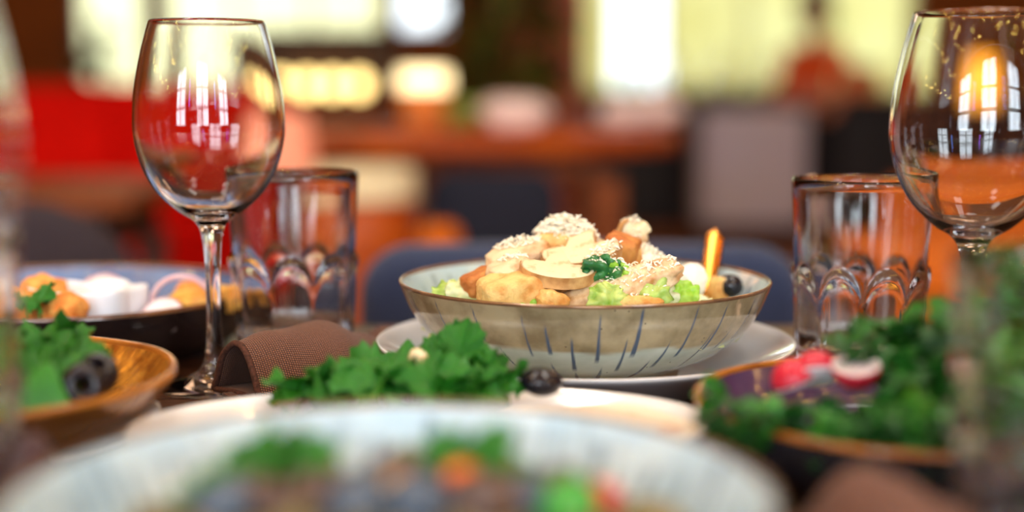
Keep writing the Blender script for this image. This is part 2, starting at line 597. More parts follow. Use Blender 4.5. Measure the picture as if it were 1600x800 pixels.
# ------------------------------------------------------------------ the room
RX0, RX1, RY0, RY1, RH = -4.6, 4.6, -3.1, 12.0, 3.0
fl = struct(box('floor', RX1 - RX0, RY1 - RY0, 0.04, M['wood_black'], loc=(0, (RY0 + RY1) / 2, -0.032), bev=0))
bme = None
rnd = random.Random(5)
bw = 0.23
nb = int((RX1 - RX0) / bw)
board_me = box_me(bw - 0.006, RY1 - RY0 - 0.02, 0.014, 0.003, 1)
for i in range(nb):
    link('board', board_me, M['wood_floor'], fl, (RX0 + bw * (i + 0.5), 0, 0.0245 + rnd.uniform(-0.001, 0.001)))
struct(box('ceiling', RX1 - RX0, RY1 - RY0, 0.1, M['ceiling'], loc=(0, (RY0 + RY1) / 2, RH + 0.06), bev=0))
struct(box('wall_left', 0.12, RY1 - RY0, RH, M['wall_brown'], loc=(RX0 - 0.06, (RY0 + RY1) / 2, RH / 2), bev=0))
struct(box('wall_right', 0.12, RY1 - RY0, RH, M['wall_orange'], loc=(RX1 + 0.06, (RY0 + RY1) / 2, RH / 2), bev=0))


def wall_with_holes(name, y, holes, m):
    """wall along X made as one mesh of blocks around rectangular openings (x0, x1, z0, z1) sorted by x"""
    bm = bmesh.new()

    def blk(x0, x1, z0, z1):
        if x1 - x0 < 1e-4 or z1 - z0 < 1e-4:
            return
        r = bmesh.ops.create_cube(bm, size=1)
        bmesh.ops.scale(bm, vec=(x1 - x0, 0.16, z1 - z0), verts=r['verts'])
        bmesh.ops.translate(bm, vec=((x0 + x1) / 2, y, (z0 + z1) / 2), verts=r['verts'])
    x = RX0 - 0.12
    for x0, x1, z0, z1 in holes:
        blk(x, x0, 0, RH)
        blk(x0, x1, 0, z0)
        blk(x0, x1, z1, RH)
        x = x1
    blk(x, RX1 + 0.12, 0, RH)
    return struct(link(name, from_bm(name, bm, False), m))


BY = 12.08


def bx_(px):
    return (px - 800) / 2222.2 * BY


back_holes = [(bx_(128), bx_(238), 0.88, 2.6), (bx_(262), bx_(604), 0.88, 2.6), (bx_(618), bx_(706), 1.36, 2.6),
              (bx_(906), bx_(1420), 0.86, 2.6)]
wall_with_holes('wall_back', BY, back_holes, M['wall_brown'])
rear_holes = [(-3.05, -1.75, 0.8, 2.7), (-0.65, 0.65, 0.8, 2.7), (1.75, 3.05, 0.8, 2.7)]
wall_with_holes('wall_rear', RY0 - 0.08, rear_holes, M['wall_brown'])


def window(n, hole, y, cols, rows, mf):
    x0, x1, z0, z1 = hole
    w, h = x1 - x0, z1 - z0
    root = bpy.data.objects.new('window_%d' % n, None)
    COL.objects.link(root)
    root.location = ((x0 + x1) / 2, y, z0)
    struct(root)
    fw = 0.05
    bm = bmesh.new()
    for sx, sz, cx, cz in ((w, fw, 0, fw / 2), (w, fw, 0, h - fw / 2), (fw, h - 2 * fw, -w / 2 + fw / 2, h / 2), (fw, h - 2 * fw, w / 2 - fw / 2, h / 2)):
        r = bmesh.ops.create_cube(bm, size=1)
        bmesh.ops.scale(bm, vec=(sx, 0.08, sz), verts=r['verts'])
        bmesh.ops.translate(bm, vec=(cx, 0, cz), verts=r['verts'])
    link('window_frame', from_bm('frame', bm, False), mf, root)
    for c in range(1, cols):
        box('mullion', 0.035, 0.06, h - 2 * fw, mf, root, (-w / 2 + w * c / cols, 0, h / 2), bev=0.003)
    cw, chh = (w - 2 * fw) / cols, (h - 2 * fw) / rows
    for c in range(cols):
        for r_ in range(rows):
            box('pane', cw - 0.002, 0.006, chh - 0.002, M['pane'], root, (-w / 2 + fw + cw * (c + 0.5), 0, fw + chh * (r_ + 0.5)), bev=0)
    box('window_sill', w, 0.2, 0.03, mf, root, (0, -0.06, -0.0), bev=0.004)
    return root


mf1 = mat('window_frame_paint', (226, 216, 150), rough=0.5)
mf2 = mat('window_frame_oak', (110, 66, 34), rough=0.5)
for i, h in enumerate(back_holes):
    window(i + 1, h, BY, (1, 3, 1, 4)[i], 1, mf1 if i == 3 else mf2)
for i, h in enumerate(rear_holes):
    window(i + 5, h, RY0 - 0.08, 3, 3, mf2)

# street outside the far windows: pavement, two house fronts with a gap of sky, a bush
struct(box('ground_street', 40, 14, 0.1, M['facade_trim'], loc=(0, 20, -0.1), bev=0))


def house(name, label, x0, x1, y, h, m):
    root = thing(name, label, 'building', ((x0 + x1) / 2, y, -0.05))
    box('facade', x1 - x0, 0.4, h, m, root, (0, 0.2, h / 2), bev=0.01)
    box('plinth', x1 - x0 + 0.04, 0.44, 0.5, M['facade_trim'], root, (0, 0.2, 0.25), bev=0.01)
    box('cornice', x1 - x0 + 0.2, 0.5, 0.18, M['facade_trim'], root, (0, 0.2, h - 0.1), bev=0.02)
    return root


house('town_house', 'pale yellow house front seen through the wide window over the counter', 1.80, 7.4, 16.5, 5.5, M['facade'])
house('town_house', 'narrow pale yellow house front at the left edge of the wide far window', 0.30, 1.16, 16.5, 4.9, M['facade'])
house('town_house', 'cream house front across the street behind the empty far wineglass', -9.0, -1.5, 17.5, 4.6, M['facade_cream'])

# wood pillar and wall shelf
p_ = at(886, 100, 6.0)
struct(box('column', 0.135, 0.135, RH, M['wood_red'], loc=(p_.x, 6.0, RH / 2), bev=0.006))

sy = 8.0
sh = thing('wall_shelf', 'dark wooden display shelf with warm globe lights along its lower edge', 'shelf', ((505 - 800) / 2222.2 * sy, sy, 0))
box('backboard', 0.78, 0.03, 0.40, M['shelf'], sh, (0.02, 0.1, CAMZ + 0.12), bev=0.004)
box('shelf_board', 0.80, 0.30, 0.03, M['shelf'], sh, (0.02, 0, CAMZ + 0.28), bev=0.004)
box('shelf_board', 0.80, 0.30, 0.03, M['wood_red'], sh, (0.02, 0, CAMZ - 0.075), bev=0.004)
for sx in (-0.36, 0.40):
    box('shelf_post', 0.04, 0.28, CAMZ + 0.28, M['shelf'], sh, (sx, 0, (CAMZ + 0.28) / 2), bev=0.003)
gl_me = lathe('globe', smooth_profile(mm([(0, -52), (30, -44), (52, 0), (30, 44), (0, 52)]), 5), 24)
base_me = lathe('globe_base', mm([(0, 0), (34, 0), (34, 10), (16, 12), (16, 22), (0, 22)]), 20)
shelf_names = ['glowing globe light at the left end of the dark display shelf', 'second glowing globe light on the dark display shelf',
               'brightest glowing globe light in the middle of the dark display shelf', 'glowing globe light at the right end of the dark display shelf']
for k, (px, lb) in enumerate(zip((438, 479, 520, 561), shelf_names)):
    q = at(px, 131, sy - (0.02 if k % 2 else 0.08))
    g = thing('globe_lamp', lb, 'lamp', (q.x, q.y, CAMZ - 0.06), group='globe lights on the display shelf')
    link('lamp_base', base_me, M['metal_black'], g)
    link('globe', gl_me, M['bulb'], g, (0, 0, 0.07))

# dark service counter along the far side
cy = 9.5
ct = thing('service_counter', 'long dark wooden service counter under the wide far window', 'counter', (2.45, cy, 0))
box('counter_top', 4.2, 0.66, 0.04, M['wood_black'], ct, (0, 0.02, 0.845), bev=0.005)
for k in range(6):
    box('panel', 0.67, 0.03, 0.78, M['wood_black'], ct, (-1.75 + 0.7 * k, -0.27, 0.43), bev=0.008)
box('carcass', 4.16, 0.5, 0.82, M['wood_black'], ct, (0, 0.03, 0.41), bev=0.003)
cbx = (1158 - 800) / 2222.2 * 8.7
cb = thing('cabinet', 'pale grey low cabinet standing before the dark counter', 'cabinet', (cbx, 8.42, 0))
box('body', 0.60, 0.42, 0.66, M['lilac'], cb, (0, 0, 0.45), bev=0.015)
box('door', 0.55, 0.02, 0.60, M['lilac'], cb, (0, -0.22, 0.45), bev=0.006)
for sx in (-0.26, 0.26):
    for s2 in (-0.17, 0.17):
        box('leg', 0.04, 0.04, 0.13, M['metal_black'], cb, (sx, s2, 0.065), bev=0.003)
# glassware and lamp on the counter
jar_me = lathe('jar', smooth_profile(mm([(0, 2), (60, 0), (98, 40), (110, 100), (96, 160), (60, 196), (40, 214), (42, 236), (39, 236), (37, 214), (56, 194), (92, 158), (105, 100), (93, 42), (56, 5), (0, 6)]), 4), 40)
lid_me = lathe('stopper', smooth_profile(mm([(0, 226), (34, 226), (36, 240), (14, 246), (22, 262), (14, 280), (0, 284)]), 4), 24)
for px, lb in ((1128, 'round glass jar with stopper on the counter behind the pale cabinet'), (1205, 'round glass jar on the counter close to the person in orange'),
               (1050, 'round glass jar on the counter next to the mint globe lamp')):
    q = at(px, 150, 9.4)
    j = thing('glass_jar', lb, 'jar', (q.x, 9.4, 0.866), group=None)
    link('jar_body', jar_me, M['glass'], j)
    link('stopper', lid_me, M['glass'], j)
q = at(990, 126, 9.35)
g = thing('globe_table_lamp', 'softly glowing mint white globe lamp on the counter', 'lamp', (q.x, q.y, 0.866))
link('lamp_base', base_me, M['metal_black'], g, scale=(1.6, 1.6, 1))
link('globe', lathe('globe', smooth_profile(mm([(0, -84), (50, -70), (86, 0), (50, 70), (0, 84)]), 6), 32), M['mint_globe'], g, (0, 0, 0.10))
for px, hh, lb in ((1350, 0.17, 'amber box on the counter to the right of the person'),):
    q = at(px, 140, 9.5)
    b_ = thing('wooden_box', lb, 'box', (q.x, 9.55, 0.866))
    box('box_body', 0.22, 0.16, hh, M['lamp_orange'], b_, (0, 0, hh / 2), bev=0.006)
    box('lid', 0.23, 0.17, 0.02, M['wood_mid'], b_, (0, 0, hh + 0.011), bev=0.004)

# tall plant in a floor pot
def blade_me(l, w, seed):
    V, F = [], []
    r = random.Random(seed)
    n = 5
    for i in range(n + 1):
        t = i / n
        ww = w * sin(pi * min(t * 0.92 + 0.04, 1)) ** 0.8
        z = 0.25 * l * t * t * -1
        V += [(-ww / 2, l * t, z + 0.12 * ww), (0, l * t, z), (ww / 2, l * t, z + 0.12 * ww)]
    for i in range(n):
        for k in range(2):
            a = i * 3 + k
            F.append((a, a + 1, a + 4, a + 3))
    return mesh('leaf', V, F)


pq = at(790, 100, 5.6)
pl = thing('potted_plant', 'big dark leafy plant in a floor pot beside the wooden column', 'plant', (pq.x, 5.6, 0))
link('pot', lathe('pot', smooth_profile(mm([(0, 0), (130, 0), (150, 60), (180, 300), (196, 330), (186, 332), (168, 300), (0, 290)]), 4), 36), M['terracotta'], pl)
r = random.Random(11)
bl = [blade_me(0.2, 0.085, 1), blade_me(0.15, 0.06, 2), blade_me(0.24, 0.07, 3)]
for k in range(5):
    a = k * 1.3
    link('stem', tube_me([(0.02 * cos(a), 0.02 * sin(a), 0.28), (0.06 * cos(a), 0.05 * sin(a), 0.75), (0.13 * cos(a), 0.1 * sin(a), 1.3), (0.16 * cos(a), 0.12 * sin(a), 1.55)], [0.014, 0.012, 0.009, 0.004], 6), M['terracotta'], pl)
for k in range(250):
    a = r.uniform(0, 2 * pi)
    z = r.uniform(0.66, 1.6)
    rad = r.uniform(0.02, 0.16)
    link('leaf', bl[k % 3], M['leaf_plant'], pl, (rad * cos(a), rad * sin(a), z), Euler((r.uniform(-0.9, 0.7), r.uniform(-0.4, 0.4), a - pi / 2 + r.uniform(-0.5, 0.5))))
# low green shrub by the first far window
pq = at(152, 90, 10.6)
ps = thing('potted_plant', 'small green bush in front of the bright narrow far window', 'plant', (pq.x, 10.6, 0))
link('pot', lathe('pot', smooth_profile(mm([(0, 0), (150, 0), (200, 560), (214, 580), (204, 584), (186, 560), (0, 550)]), 4), 30), M['terracotta'], ps)
for k in range(90):
    a = r.uniform(0, 2 * pi)
    z = r.uniform(0.56, 1.3)
    rad = r.uniform(0.0, 0.13)
    link('leaf', bl[k % 3], M['parsley_light'], ps, (rad * cos(a), rad * sin(a), z), Euler((r.uniform(-0.2, 1.0), r.uniform(-0.4, 0.4), a - pi / 2)))
link('stem', tube_me([(0, 0, 0.54), (0.02, 0, 0.9), (0, 0.02, 1.25)], [0.02, 0.014, 0.006], 6), M['terracotta'], ps)

# red sofa
sx0 = at(70, 200, 5.2)
so = thing('sofa', 'bright red upholstered sofa behind the low wooden table', 'sofa', (sx0.x - 0.05, 5.2, 0))
box('base', 1.75, 0.78, 0.22, M['red_fab'], so, (0, 0, 0.22), bev=0.03)
for k in (-1, 0, 1):
    link('seat_cushion', pillow_me(0.5, 0.62, 0.15, 0.05, 0.04), M['red_fab'], so, (0.5 * k, 0.27, 0.40), (-pi / 2 + pi, 0, 0) if False else (pi / 2, 0, 0))
    link('back_cushion', pillow_me(0.5, 0.46, 0.16, 0.06, 0.05), M['red_fab'], so, (0.5 * k, 0.20, 0.45), (-0.15, 0, 0))
box('backrest', 1.75, 0.16, 0.66, M['red_fab'], so, (0, 0.38, 0.60), bev=0.05)
for k in (-1, 1):
    box('armrest', 0.16, 0.74, 0.5, M['red_fab'], so, (0.82 * k, 0, 0.42), bev=0.05)
    for s2 in (-0.3, 0.3):
        box('leg', 0.05, 0.05, 0.11, M['wood_black'], so, (0.78 * k, s2, 0.055), bev=0.004)


def round_table(name, label, loc, rad, h, th, m, mleg):
    t = thing(name, label, 'table', loc)
    link('tabletop', lathe('tabletop', [(0, h), (rad - 0.012, h), (rad, h - 0.012), (rad, h - th + 0.012), (rad - 0.012, h - th), (0, h - th)][::-1], 72), m, t)
    return t


# large round table with square leg
rt = round_table('round_table', 'large round reddish wood table with plates and a lantern', (-0.146, 4.05, 0), 0.62, 0.80, 0.05, M['wood_red'], None)
box('apron', 0.74, 0.74, 0.06, M['wood_mid'], rt, (0, 0, 0.72), bev=0.004)
for ax, ay in ((0.389, -0.40), (-0.389, -0.40), (0.36, 0.40), (-0.36, 0.40)):
    box('leg', 0.075, 0.075, 0.69, M['wood_mid'], rt, (ax, ay, 0.345), bev=0.006)

lq = at(664, 190, 4.25)
ln = thing('table_lamp', 'lantern lamp with glowing white shade on the round table', 'lamp', (lq.x, 4.2, 0.80))
link('lamp_body', lathe('lamp_body', smooth_profile(mm([(0, 0), (52, 0), (64, 30), (68, 100), (60, 112), (0, 114)]), 5), 32), M['lamp_orange'], ln)
link('lamp_shade', lathe('lamp_shade', smooth_profile(mm([(0, 112), (66, 112), (76, 118), (74, 156), (66, 166), (0, 168)]), 5), 32), M['warm_shade'], ln)


def folded_napkin(name, label, loc, s, seed):
    me = lump_me(0.20 * s, 0.16 * s, 0.10 * s, 0.9, 0.25, 2.2, seed, 4, 0.05)
    o = link(name, me, M['paper'], None, loc)
    return tag(o, label, 'napkin')


q = at(806, 214, 3.75)
folded_napkin('crumpled_napkin', 'crumpled pinkish white napkin at the front of the round table', (q.x, 3.72, 0.85), 0.85, 3)
q = at(975, 190, 4.1)
folded_napkin('crumpled_napkin', 'left of two pale napkins at the right end of the round table', (q.x, 4.1, 0.845), 0.7, 5)
q = at(1026, 184, 4.2)
folded_napkin('crumpled_napkin', 'right of two pale napkins at the right end of the round table', (q.x, 4.2, 0.85), 0.75, 8)
q = at(735, 165, 4.5)
tag(link('green_bowl', lathe('green_bowl', smooth_profile(mm([(0, 0), (40, 0), (72, 30), (84, 66), (80, 66), (68, 32), (36, 6), (0, 5)]), 4), 36), M['lettuce'], None, (at(632, 195, 4.5).x + 0.17, 4.45, 0.80)),
    'small yellow green bowl beside the glowing lantern lamp', 'bowl')

# low wooden table in front of the sofa
lt = thing('side_table', 'rectangular brown wooden table in front of the red sofa', 'table', (-1.42, 3.25, 0))
for k in range(4):
    box('plank', 1.25, 0.148, 0.04, M['wood_mid'], lt, (0, -0.225 + 0.15 * k, 0.68), bev=0.004)
box('apron', 1.1, 0.5, 0.09, M['oak_edge'], lt, (0, 0, 0.612), bev=0.003)
for ax in (-0.54, 0.54):
    for ay in (-0.22, 0.22):
        box('leg', 0.06, 0.06, 0.57, M['oak_edge'], lt, (ax, ay, 0.284), bev=0.004)
# pink lamp and cream stool left of the bowl
q = at(448, 215, 3.25)
pk = thing('table_lamp', 'pink shaded lamp on a thin black stand beside the far wineglass', 'lamp', (q.x, 3.2, 0))
link('lamp_base', lathe('lamp_base', mm([(0, 0), (120, 0), (120, 14), (20, 20), (0, 20)]), 28), M['metal_black'], pk)
link('lamp_pole', tube_me([(0, 0, 0.02), (0, 0, 0.72)], 0.012, 8), M['metal_black'], pk)
link('lamp_shade', lathe('lamp_shade', smooth_profile(mm([(0, 690), (62, 690), (74, 720), (60, 840), (44, 860), (0, 862)]), 5), 32), M['pink_shade'], pk)


def stool(label, loc, h, rad, mt, mb, name='stool'):
    t = thing(name, label, 'stool', loc)
    link('cushion', lathe('cushion', smooth_profile(mm([(0, h - 70), (rad - 8, h - 70), (rad, h - 50), (rad, h - 18), (rad - 14, h), (0, h + 4)]), 4), 40), mt, t)
    link('seat_base', lathe('seat_base', smooth_profile(mm([(0, 90), (rad * 0.75, 90), (rad * 0.85, h * 0.4), (rad * 0.96, h - 74), (0, h - 72)]), 4), 40), mb, t)
    for k in range(4):
        a = pi / 4 + k * pi / 2
        link('leg', tube_me([(rad * 0.5e-3 * cos(a), rad * 0.5e-3 * sin(a), 0.1), (rad * 0.6e-3 * cos(a), rad * 0.6e-3 * sin(a), 0)], [0.018, 0.012], 8), M['wood_black'], t)
    return t


q = at(563, 270, 3.0)
stool('round stool with a thick cream cushion and reddish brown base', (q.x, 3.0, 0), 752, 120, M['cream'], M['wood_red'])
q = at(686, 352, 2.6)
stool('low tan stool behind the blue chair back', (q.x, 2.6, 0), 668, 40, M['orange_wood'], M['wood_mid'])


# chairs
def chair(name, label, loc, rz, m, w=0.46, h=0.36, top=0.79, curve=0.5, r=0.07):
    t = thing(name, label, 'chair', loc, (0, 0, rz))
    link('backrest', pillow_me(w, h, 0.055, r, 0.024, curve), m, t, (0, -0.22, top - h))
    link('seat', pillow_me(w * 0.98, 0.45, 0.075, 0.08, 0.03), m, t, (0, 0.225, 0.44), (pi / 2, 0, 0))
    for sx in (-1, 1):
        link('leg', tube_me([(sx * w * 0.40, 0.17, 0.42), (sx * w * 0.44, 0.2, 0)], [0.018, 0.011], 10), M['metal_black'], t)
        link('leg', tube_me([(sx * w * 0.40, -0.18, 0.42), (sx * w * 0.44, -0.24, 0)], [0.018, 0.011], 10), M['metal_black'], t)
        link('back_post', tube_me([(sx * w * 0.33, -0.17, 0.40), (sx * w * 0.33, -0.19 + curve * (w * .33) ** 2, top - h * 0.6)], [0.014, 0.012], 8), M['metal_black'], t)
    return t


q = at(908, 380, 1.26)
chair('dining_chair', 'navy blue upholstered chair at the table behind the bowl', (q.x, 1.06, 0), pi, M['navy'], 0.395, 0.33, CAMZ - (375 - 135) / 2222 * 1.28 - 0.002, 0.6, 0.045)
q = at(40, 320, 1.9)
chair('dining_chair', 'dark violet grey chair with rounded back at the left', (q.x - 0.02, 1.95, 0), 0.2, M['grey_fab'], 0.36, 0.44, CAMZ - (312 - 135) / 2222 * 1.73, 0.6, 0.16)
q = at(770, 290, 3.1)
chair('dining_chair', 'dark blue chair tucked under the round table', (q.x, 3.36, 0), 0, M['navy_dark'], 0.30, 0.30, 0.735, 0.6, 0.06)

# orange bench and amber lamp at the right
bq = at(1545, 320, 3.4)
bn = thing('bench', 'orange wooden bench with tall back behind the right wineglass', 'bench', (bq.x + 0.30, 3.5, 0))
for k in range(2):
    box('back_plank', 0.9, 0.03, 0.125, M['orange_wood'], bn, (0, 0.2, 0.48 + 0.13 * k), bev=0.004)
for k in range(3):
    box('seat_plank', 0.9, 0.125, 0.03, M['orange_wood'], bn, (0, -0.13 + 0.13 * k, 0.42), bev=0.004)
for sx in (-0.42, 0.42):
    for s2 in (-0.15, 0.2):
        box('leg', 0.05, 0.05, 0.405 if s2 < 0 else 0.67, M['orange_wood'], bn, (sx, s2 + (0.045 if s2 > 0 else 0), (0.405 if s2 < 0 else 0.67) / 2), bev=0.004)
tq = at(1490, 430, 2.0)
tt = thing('side_table', 'tan topped small table behind the right tumbler', 'table', (tq.x + 0.12, 2.05, 0))
for k in range(4):
    box('plank', 0.128, 0.5, 0.03, M['orange_wood'], tt, (-0.195 + 0.13 * k, 0, 0.67), bev=0.003)
for ax in (-0.22, 0.22):
    for ay in (-0.2, 0.2):
        box('leg', 0.04, 0.04, 0.655, M['orange_wood'], tt, (ax, ay, 0.3275), bev=0.003)
aq = at(1535, 130, 5.5)
al = thing('floor_lamp', 'floor lamp with glowing amber drum shade seen through the right wineglass', 'lamp', (aq.x, 5.5, 0))
link('lamp_base', lathe('lamp_base', mm([(0, 0), (140, 0), (140, 14), (20, 22), (0, 22)]), 32), M['metal_black'], al)
link('pole', tube_me([(0, 0, 0.02), (0, 0, 0.86)], 0.012, 10), M['metal_black'], al)
link('lamp_shade', lathe('lamp_shade', mm([(0, 850), (95, 850), (78, 1030), (0, 1032)]), 36), M['amber_shade'], al)

# the person at the counter: dark hair, orange top, dark trousers, leaning to the counter with one arm forward
pq = at(1268, 60, 9.0)
pr = thing('person', 'person with black hair and orange top leaning at the counter', 'person', (pq.x, 8.95, 0))


def skin(name, nodes, edges, m, parent, root=0, sub=2):
    me = bpy.data.meshes.new(name)
    me.from_pydata([n[0] for n in nodes], edges, [])
    o = link(name, me, m, parent)
    mod = o.modifiers.new('skin', 'SKIN')
    mod.use_smooth_shade = True
    for i, n in enumerate(nodes):
        sv = me.skin_vertices[0].data[i]
        rr = n[1] if hasattr(n[1], '__len__') else (n[1], n[1])
        sv.radius = rr
        sv.use_root = i == root
    ss = o.modifiers.new('sub', 'SUBSURF')
    ss.levels = ss.render_levels = sub
    return o


# body: skin surface (hands, arms, neck, head) as one figure; clothes over it
H = Vector((0.03, 0.0, 0.82))
body_n = [((0.0, 0.02, 0.80), (0.13, 0.11)), ((-0.01, 0.0, 0.94), (0.12, 0.10)), ((0.0, -0.01, 1.08), (0.13, 0.10)), ((0.0, -0.02, 1.16), (0.07, 0.06)), ((0.0, -0.03, 1.23), 0.045), ((-0.005, -0.035, 1.29), 0.05),
          ((-0.13, -0.02, 1.12), 0.05), ((-0.17, -0.06, 0.97), 0.042), ((-0.24, -0.10, 0.83), 0.03),
          ((0.16, 0.0, 1.13), 0.05), ((0.20, -0.03, 0.97), 0.042), ((0.13, -0.13, 0.84), 0.03),
          ((-0.08, 0.02, 0.74), 0.085), ((-0.09, -0.01, 0.44), 0.058), ((-0.09, 0.02, 0.08), 0.038), ((-0.09, -0.08, 0.04), 0.034),
          ((0.08, 0.02, 0.74), 0.085), ((0.09, -0.01, 0.44), 0.058), ((0.09, 0.02, 0.08), 0.038), ((0.09, -0.08, 0.04), 0.034)]
body_e = [(0, 1), (1, 2), (2, 3), (3, 4), (4, 5), (2, 6), (6, 7), (7, 8), (2, 9), (9, 10), (10, 11), (0, 12), (12, 13), (13, 14), (14, 15), (0, 16), (16, 17), (17, 18), (18, 19)]
skin('body', body_n, body_e, M['skin'], pr)
for sgn, wrist, dirv in ((-1, Vector((-0.24, -0.10, 0.83)), Vector((-0.45, -0.2, -0.5))), (1, Vector((0.13, -0.13, 0.84)), Vector((-0.5, -0.4, -0.6)))):
    dirv.normalize()
    side = dirv.cross(Vector((0, 0, 1))).normalized()
    nn = [(wrist, 0.022), (wrist + dirv * 0.05, 0.03), (wrist + dirv * 0.085, 0.028)]
    ee = [(0, 1), (1, 2)]
    skin('palm', nn, ee, M['skin'], pr, 0, 1)
    for k, ll in enumerate((0.062, 0.072, 0.068, 0.054)):
        b0 = wrist + dirv * 0.07 + side * (k - 1.5) * 0.019
        skin('finger', [(b0, 0.009), (b0 + dirv * ll * 0.55, 0.0085), (b0 + dirv * ll + Vector((0, 0, -0.018)), 0.007)], [(0, 1), (1, 2)], M['skin'], pr, 0, 1)
    b0 = wrist + dirv * 0.03 - side * 0.024 * sgn
    skin('thumb', [(b0, 0.011), (b0 + dirv * 0.03 - side * 0.026 * sgn, 0.01), (b0 + dirv * 0.06 - side * 0.03 * sgn, 0.008)], [(0, 1), (1, 2)], M['skin'], pr, 0, 1)


def head_me():
    bm = bmesh.new()
    bmesh.ops.create_uvsphere(bm, u_segments=32, v_segments=24, radius=1)
    for v in bm.verts:
        x, y, z = v.co
        k = 1 - 0.22 * max(0, -z) ** 1.5
        X, Y, Z = x * 0.075 * k, y * 0.095 * (1 - 0.1 * max(0, -z)), z * 0.115
        if y < 0:
            a = math.exp(-((x / 0.16) ** 2 + ((z + 0.12) / 0.2) ** 2))
            Y -= 0.022 * a
            for ex in (-0.4, 0.4):
                Y += 0.010 * math.exp(-(((x - ex) / 0.2) ** 2 + ((z - 0.05) / 0.14) ** 2))
            Y -= 0.006 * math.exp(-((x / 0.3) ** 2 + ((z + 0.48) / 0.1) ** 2))
        v.co = (X, Y, Z)
    return from_bm('head', bm)


HD = (-0.01, -0.05, 1.37)
hd = link('head', head_me(), M['skin'], pr, HD, (0.25, 0, -0.5))
for ex in (-0.031, 0.031):
    link('eye', lump_me(0.026, 0.018, 0.016, 1, 0, 1, 0, 2), M['white_dish'], hd, (ex, -0.084, 0.006))
    link('ear', lump_me(0.02, 0.04, 0.06, 1, 0.1, 1, 3, 2), M['skin'], hd, (ex * 2.45, 0.005, -0.005))
link('mouth', lump_me(0.045, 0.012, 0.014, 1, 0.05, 1, 2, 2), M['radish_skin'], hd, (0, -0.088, -0.054))
bm = bmesh.new()
bmesh.ops.create_uvsphere(bm, u_segments=32, v_segments=24, radius=1)
bmesh.ops.delete(bm, geom=[v for v in bm.verts if (v.co.z < 0.28 and v.co.y < 0.02) or v.co.z < -0.75], context='VERTS')
for v in bm.verts:
    n_ = 1 + 0.05 * noise.noise(v.co * 6)
    v.co = Vector((v.co.x * 0.104 * n_, v.co.y * 0.118 * n_, v.co.z * 0.142 * n_))
link('hair', from_bm('hair', bm), M['hair'], hd, (0, 0.008, 0.012), None, 1.12)
link('hair_bun', lump_me(0.13, 0.12, 0.10, 1, 0.08, 2, 6, 3), M['hair'], hd, (0, 0.05, 0.15))
# clothes
sh_n = [((0.0, 0.02, 0.82), (0.15, 0.125)), ((-0.01, 0.0, 0.94), (0.14, 0.115)), ((0.0, -0.01, 1.08), (0.145, 0.115)), ((0.0, -0.02, 1.16), (0.08, 0.07)),
        ((-0.13, -0.02, 1.12), 0.062), ((-0.17, -0.06, 0.975), 0.055), ((-0.232, -0.094, 0.85), 0.044), ((0.16, 0.0, 1.13), 0.064), ((0.20, -0.03, 0.98), 0.056), ((0.155, -0.09, 0.885), 0.045)]
skin('shirt', sh_n, [(0, 1), (1, 2), (2, 3), (2, 4), (4, 5), (5, 6), (2, 7), (7, 8), (8, 9)], M['orange_cloth'], pr)
tr_n = [((0.0, 0.005, 0.93), (0.152, 0.128)), ((-0.08, 0.02, 0.74), 0.105), ((-0.09, -0.01, 0.44), 0.078), ((-0.09, 0.02, 0.09), 0.058), ((0.08, 0.02, 0.74), 0.105), ((0.09, -0.01, 0.44), 0.078), ((0.09, 0.02, 0.09), 0.058)]
skin('trousers', tr_n, [(0, 1), (1, 2), (2, 3), (0, 4), (4, 5), (5, 6)], M['black_cloth'], pr)
for sx in (-0.09, 0.09):
    link('shoe', lump_me(0.095, 0.27, 0.085, 0.8, 0.05, 1.5, 4, 3), M['hair'], pr, (sx, -0.045, 0.045))
# ------------------------------------------------------------------ the laid table
tb = thing('dining_table', 'dark wooden dining table carrying the glasses and dishes', 'table', (0, 0.46, 0))
yw = 0.122
for k in range(9):
    box('plank', 1.7, yw - 0.0016, 0.03, M['oak_dark'], tb, (0, -0.488 + yw * k, TZ - 0.015), bev=0.0012)
box('apron', 1.5, 0.03, 0.08, M['oak_edge'], tb, (0, 0.42, TZ - 0.07), bev=0.003)
box('apron', 1.5, 0.03, 0.08, M['oak_edge'], tb, (0, -0.44, TZ - 0.07), bev=0.003)
for ax in (-0.75, 0.75):
    for ay in (-0.42, 0.40):
        box('leg', 0.07, 0.07, TZ - 0.03, M['oak_edge'], tb, (ax, ay, (TZ - 0.03) / 2), bev=0.005)

# ---- wine glasses: bowl, stem and foot are three stretches of one glass skin
outer = smooth_profile(mm([(0, 1.6), (20, 1.2), (33, 0), (35, 0.7), (34, 1.8), (24, 3.6), (13, 7), (7, 13), (5.0, 24), (4.3, 40), (4.2, 60), (4.8, 78), (6.6, 90), (10.5, 96.5),
                           (19, 102), (30, 113), (37.5, 127), (41.3, 142), (42, 153), (40.6, 170), (37.2, 188), (33.6, 202), (31.8, 208)]), 6)
inner = smooth_profile(mm([(31.8, 208), (31.2, 208.6), (30.6, 208), (32.4, 202), (36.0, 188), (39.4, 170), (40.8, 153), (40.1, 142), (36.2, 127.6), (28.6, 114.5), (17.5, 104.6), (8, 101.2), (0, 100.6)]), 6)
iz = [i for i, p in enumerate(outer) if p[1] <= 0.0135][-1]
jz = [i for i, p in enumerate(outer) if p[1] <= 0.0905][-1]
foot_me = lathe('foot', outer[:iz + 1], 96)
stem_me = lathe('stem', outer[iz:jz + 1], 96)
bowl_me = lathe('bowl', outer[jz:] + inner[1:], 128)


